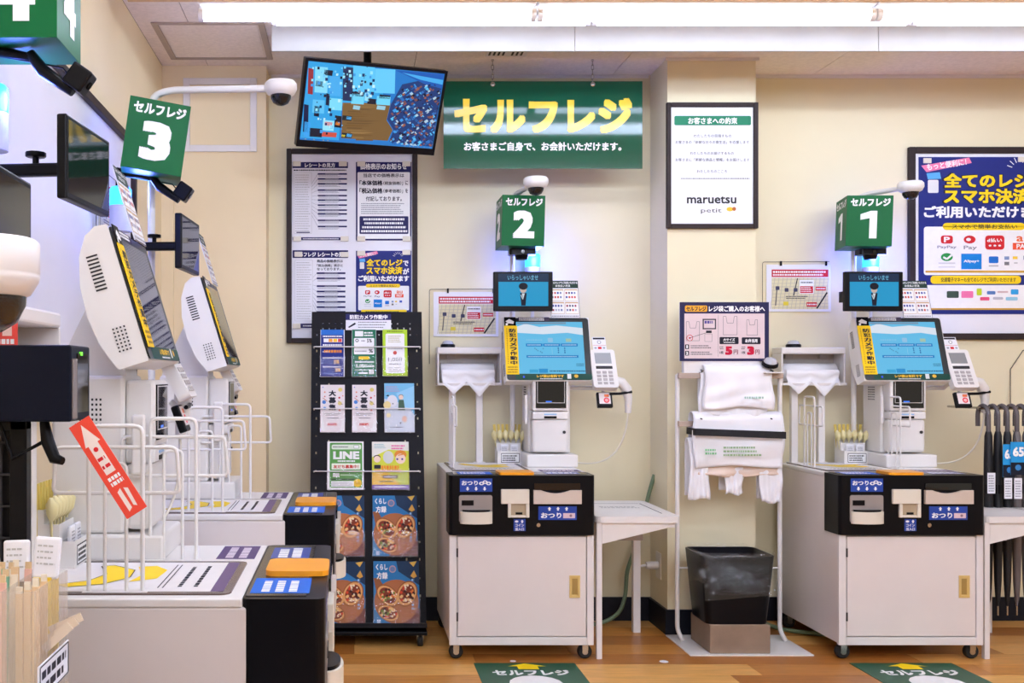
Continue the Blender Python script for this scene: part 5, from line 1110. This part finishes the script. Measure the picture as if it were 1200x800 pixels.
for i, (px, py) in enumerate(((1157, 554), (1176, 560), (1187, 560))):
    x_, _, z = at(px, py+24, YU-.10); o = MB().box(0, 9*.0037, -.002, 0, 0, 24*.0037).build('paper_label', M_PAPER); o.location = (x_, YU-.10-.004*i, z); tag(o, '%s white paper label hanging low on the umbrellas' % ('left', 'middle', 'right')[i], 'label', 'white umbrella labels')
    p = Print((0, 0, 40, 90), 9*.0037, 24*.0037, (0, -.002, 0)); p.fine(5, 8, 35, 84, 7, GY, 1, seed=i); p.build(o); MB().tube([(.016, .004, .085), (.016, .03, .13)], .0012, 5).build('string', M_DGREY, o)
t = thing('wire_holder', 'thin bent wire holder on the wall above the umbrellas', 'wire', at(1184, 470, YW-.01)); MB().tube([(0, 0, -.02), (0, 0, .15), (.06, 0, .24), (.12, 0, .25)], .002, 6).build('wire', M_DGREY, t)

# ------------------------------------------------------------------ near left edge: lane 5 things
YN = 1.45
ms = thing('mesh_stand', 'black wire mesh stand at the left edge under the black box', 'stand', (-.60, 1.50, 0))
mbm = MB()
MB().box(.105, .130, -.012, .012, .01, 1.089).box(-.13, -.105, -.012, .012, .01, 1.089).box(-.13, .13, -.012, .012, 1.075, 1.089).build('frame', M_BLACK, ms, .002)
MB().box(-.14, .14, -.12, .12, 0, .01).build('foot', M_BLACK, ms)
for i in range(22): mbm.tube([(-.11, 0, .08+i*.0465), (.11, 0, .08+i*.0465)], .0022, 5)
for i in range(5): mbm.tube([(-.08+i*.042, .003, .02), (-.08+i*.042, .003, 1.08)], .0022, 5)
mbm.build('wire_mesh', M_DGREY, ms); box('back_panel', M_BLACK, -.105, .105, .012, .016, .02, 1.075, ms)
bk = thing('black_reader_box', 'blue black reader box with green light at the left edge', 'reader', (-.60, YN, 1.0895))
box('housing', M_NAVYB, -.12, .205, 0, .105, 0, .109, bk, .003); box('side_window', M_GLASS, .205, .2065, .03, .09, .012, .098, bk)
box('window_strip', mat('window_grey', (126, 116, 114), rough=.2), .205, .2068, .006, .028, .004, .09, bk); box('status_light', glow(120, 255, 60, 1.5), .205, .2075, .045, .055, .095, .1, bk)
MB().tube([(.155, .04, 0), (.16, .04, -.03), (.172, .035, -.055), (.185, .03, -.058)], [.007, .010, .009, .006], 8).build('hanging_lever', M_BLACK, bk)
MB().tube([(.09, .04, 0), (.11, .035, -.055), (.155, .04, -.03)], .003, 6).build('cable', M_BLACK, bk)
o = box('red_card', ink(218, 70, 60), -.07, .0, 0, .002, 0, .055); o.location = (-.487, 1.50, 1.1985); tag(o, 'small red card standing on the black reader box at left edge', 'card'); p = Print((0, 0, 70, 60), .07, .055, (-.07, 0, 0)); p.rect(48, 10, 62, 44, ink(236, 200, 190), 1).fine(4, 48, 66, 58, 1, WH, 1, seed=2, fill=.8).fine(6, 10, 44, 40, 2, WH, 1, seed=8, fill=.5); p.build(o)
# red arrow strip hanging under the box
L_ = .152; th = math.atan2(97, 62)
o = MB().box(-.0165, .0165, -.001, .001, -L_, 0).build('red_arrow_strip', ink(226, 74, 56)); o.location = at(92.5, 494, 1.44); o.rotation_euler = (0, -R(90)+th, 0)
tag(o, 'red hanging strip with white arrow slanting below the black reader box', 'sign')
p = Print((0, 0, 37, 172), .033, .152, (-.0165, -.001, -.152)); p.poly([(18.5, 6), (32, 42), (27, 42), (27, 96), (10, 96), (10, 42), (5, 42)], ink(240, 226, 220), 1).disc(18, 52, 4, RED, 2).fine(11, 62, 26, 90, 2, RED, 2, seed=6, fill=.4).fine(8, 100, 30, 118, 2, WH, 1, seed=3, fill=.7)
p.poly([(10, 128), (17, 124), (17, 160), (10, 164)], ink(240, 226, 220), 1).poly([(22, 126), (28, 130), (26, 162), (21, 158)], ink(240, 226, 220), 1); p.build(o)
# near dome camera of lane 5
dc = thing('security_camera', 'large white dome camera at the left picture edge', 'camera', (-.395, 1.10, 1.262))
MB().lathe([(.04, -.024), (.050, -.02), (.0585, -.006), (.060, .0), (.0592, .0015), (.060, .003), (.0598, .036), (.055, .040), (.02, .041)], n=36).build('housing', M_PLAST, dc)
MB().lathe([(.046, -.022), (.045, -.032), (.036, -.05), (.02, -.06), (.002, -.063)], n=28).build('dome', mat('smoked_dome', (24, 22, 24)), dc)
MB().lathe([(.048, -.0225), (.047, -.034), (.038, -.0525), (.021, -.063), (.002, -.066)], n=28).build('clear_cover', M_ACRYL, dc)
MB().tube(fillet([(0, 0, .038), (0, 0, .07), (-.30, .06, .075), (-.43, .06, .075)], .03), .012, 8).build('arm', M_PLAST, dc); box('wall_plate', M_PLAST, -.465, -.43, .02, .10, .035, .115, dc)
# chopstick bin on the lane 5 worktop
bx = thing('chopstick_bin', 'clear bin of chopsticks at the bottom left corner', 'bin', (-.455, 1.13, CT)); w_, d_, h_ = .108, .13, .165
MB().box(0, w_, 0, .002, 0, h_).box(0, w_, d_-.002, d_, 0, h_).box(0, .002, .002, d_-.002, 0, h_).box(w_-.002, w_, .002, d_-.002, 0, h_).box(.07, .072, .002, d_-.002, 0, h_).build('clear_walls', clear('bin_acrylic', (226, 214, 200), .22, .05), bx)
box('bottom', M_CREAM, .002, w_-.002, .002, d_-.002, 0, .003, bx)
lb_ = box('label_card', M_PAPER, 0, .12, -.002, 0, 0, .04, bx); lb_.rotation_euler = (0, 0, PI/2); lb_.location = (w_+.0005, .005, .04)
p = Print((0, 0, 150, 100), .12, .04, (0, -.002, 0)); p.outline([(4, 4), (146, 4), (146, 96), (4, 96)], 4, DK, 1).fine(12, 14, 138, 88, 2, DK, 1, seed=3, fill=.6); p.build(lb_)
CHM = [mat('chopstick_wood', (222, 190, 146), rough=.6, var=.1), mat('sleeve_pink', (226, 176, 160), rough=.5), mat('sleeve_green', (120, 170, 140), rough=.5), mat('sleeve_cream', (232, 220, 196), rough=.5)]
protos = []
for i, m_ in enumerate(CHM):
    o = MB().box(-.0042, .0042, -.002, .002, 0, .205).build('wrapped_chopsticks', m_, bevel=.0008); box('sleeve_end', CHM[0] if i else CHM[3], -.0035, .0035, -.0016, .0016, .205, .215, o); tag(o, '', 'chopsticks', 'wrapped chopsticks in the clear bin'); protos.append(o)
cnt = [0]*4; rgc = random.Random(4); CN = ('bare wood', 'pink', 'green', 'cream')
for j in range(3):
    for i in range(6):
        k = (i+j*2) % 4; o = protos[k] if cnt[k] == 0 else copy_tree(protos[k]); cnt[k] += 1
        o.location = (-.455+.011+i*.0108, 1.13+.02+j*.035, CT+.004-.06*0); o.scale = (1, 1, .80+.03*rgc.random()); o.rotation_euler = (R(-3*j), 0, R(rgc.uniform(-12, 12))); o['label'] = '%s wrapped chopsticks standing in the clear bin at bottom left' % CN[k]
ysl = MB().box(-.004, .004, -.002, .002, 0, .156).build('yellow_sleeve', mat('bright_yellow_sleeve', (236, 200, 60), rough=.45)); tag(ysl, 'yellow sleeve standing in the right part of the clear bin', 'sleeve', 'yellow sleeves in the clear bin')
for i in range(4):
    o = ysl if i == 0 else copy_tree(ysl); o.location = (-.455+.077+i*.0068, 1.236+.006*(i % 2), CT+.004)
pk = MB().box(-.016, .016, -.004, .004, 0, .05).build('paper_packet', M_PAPER, bevel=.003); p = Print((0, 0, 40, 70), .032, .05, (-.016, -.0044, 0)); p.fine(6, 10, 34, 50, 4, ink(186), 1, seed=5, fill=.3); p.build(pk)
for i in range(3):
    o = pk if i == 0 else copy_tree(pk); tag(o, 'white paper packet leaning at the %s of the clear bin' % ('left', 'middle', 'right')[i], 'packet', 'paper packets in the clear bin'); o.location = (-.455+.018+i*.034, 1.13+.11, CT+.15+.004*i); o.rotation_euler = (R(-6), R(-8+6*i), 0)
for i in range(3):
    o = MB().box(-.005, .005, -.001, .001, 0, .042).build('clear_spoon_packet', mat('beige_packet', (226, 206, 180), rough=.3)); o.location = (-.356, 1.19+.012*i, CT+.085+.008*i); o.rotation_euler = (0, R(48+9*i), 0); tag(o, '%s beige packet sticking out to the right of the clear bin' % ('lower', 'middle', 'upper')[i], 'packet', 'beige packets beside the clear bin')

for i in range(6):
    o = copy_tree(protos[0]); o.location = (-.455+.079+(i % 3)*.0095, 1.165+.03*(i//3), CT+.004); o.scale = (1, 1, .74+.02*(i % 3)); o.rotation_euler = (0, 0, R(4*i-10)); o['label'] = 'bare wood chopsticks standing in the right part of the clear bin'
# plain wording of the labels: which lane is meant
REP = [('lane sign 2', 'sign two'), ('lane sign 1', 'sign one'), ('lane sign 3', 'sign three'), ('lane sign 4', 'sign four'), ('number 2', 'number two'), ('number 1', 'number one'), ('number 3', 'number three'), ('number 4', 'number four')]
for a, b_ in (('2', 'middle lane'), ('1', 'right lane'), ('3', 'far left lane'), ('4', 'near left lane')): REP += [('the lane '+a, 'the '+b_), ('lane '+a, 'the '+b_)]
for o in D.objects:
    if 'label' in o:
        t_ = o['label']
        for a, b_ in REP: t_ = t_.replace(a, b_)
        o['label'] = t_
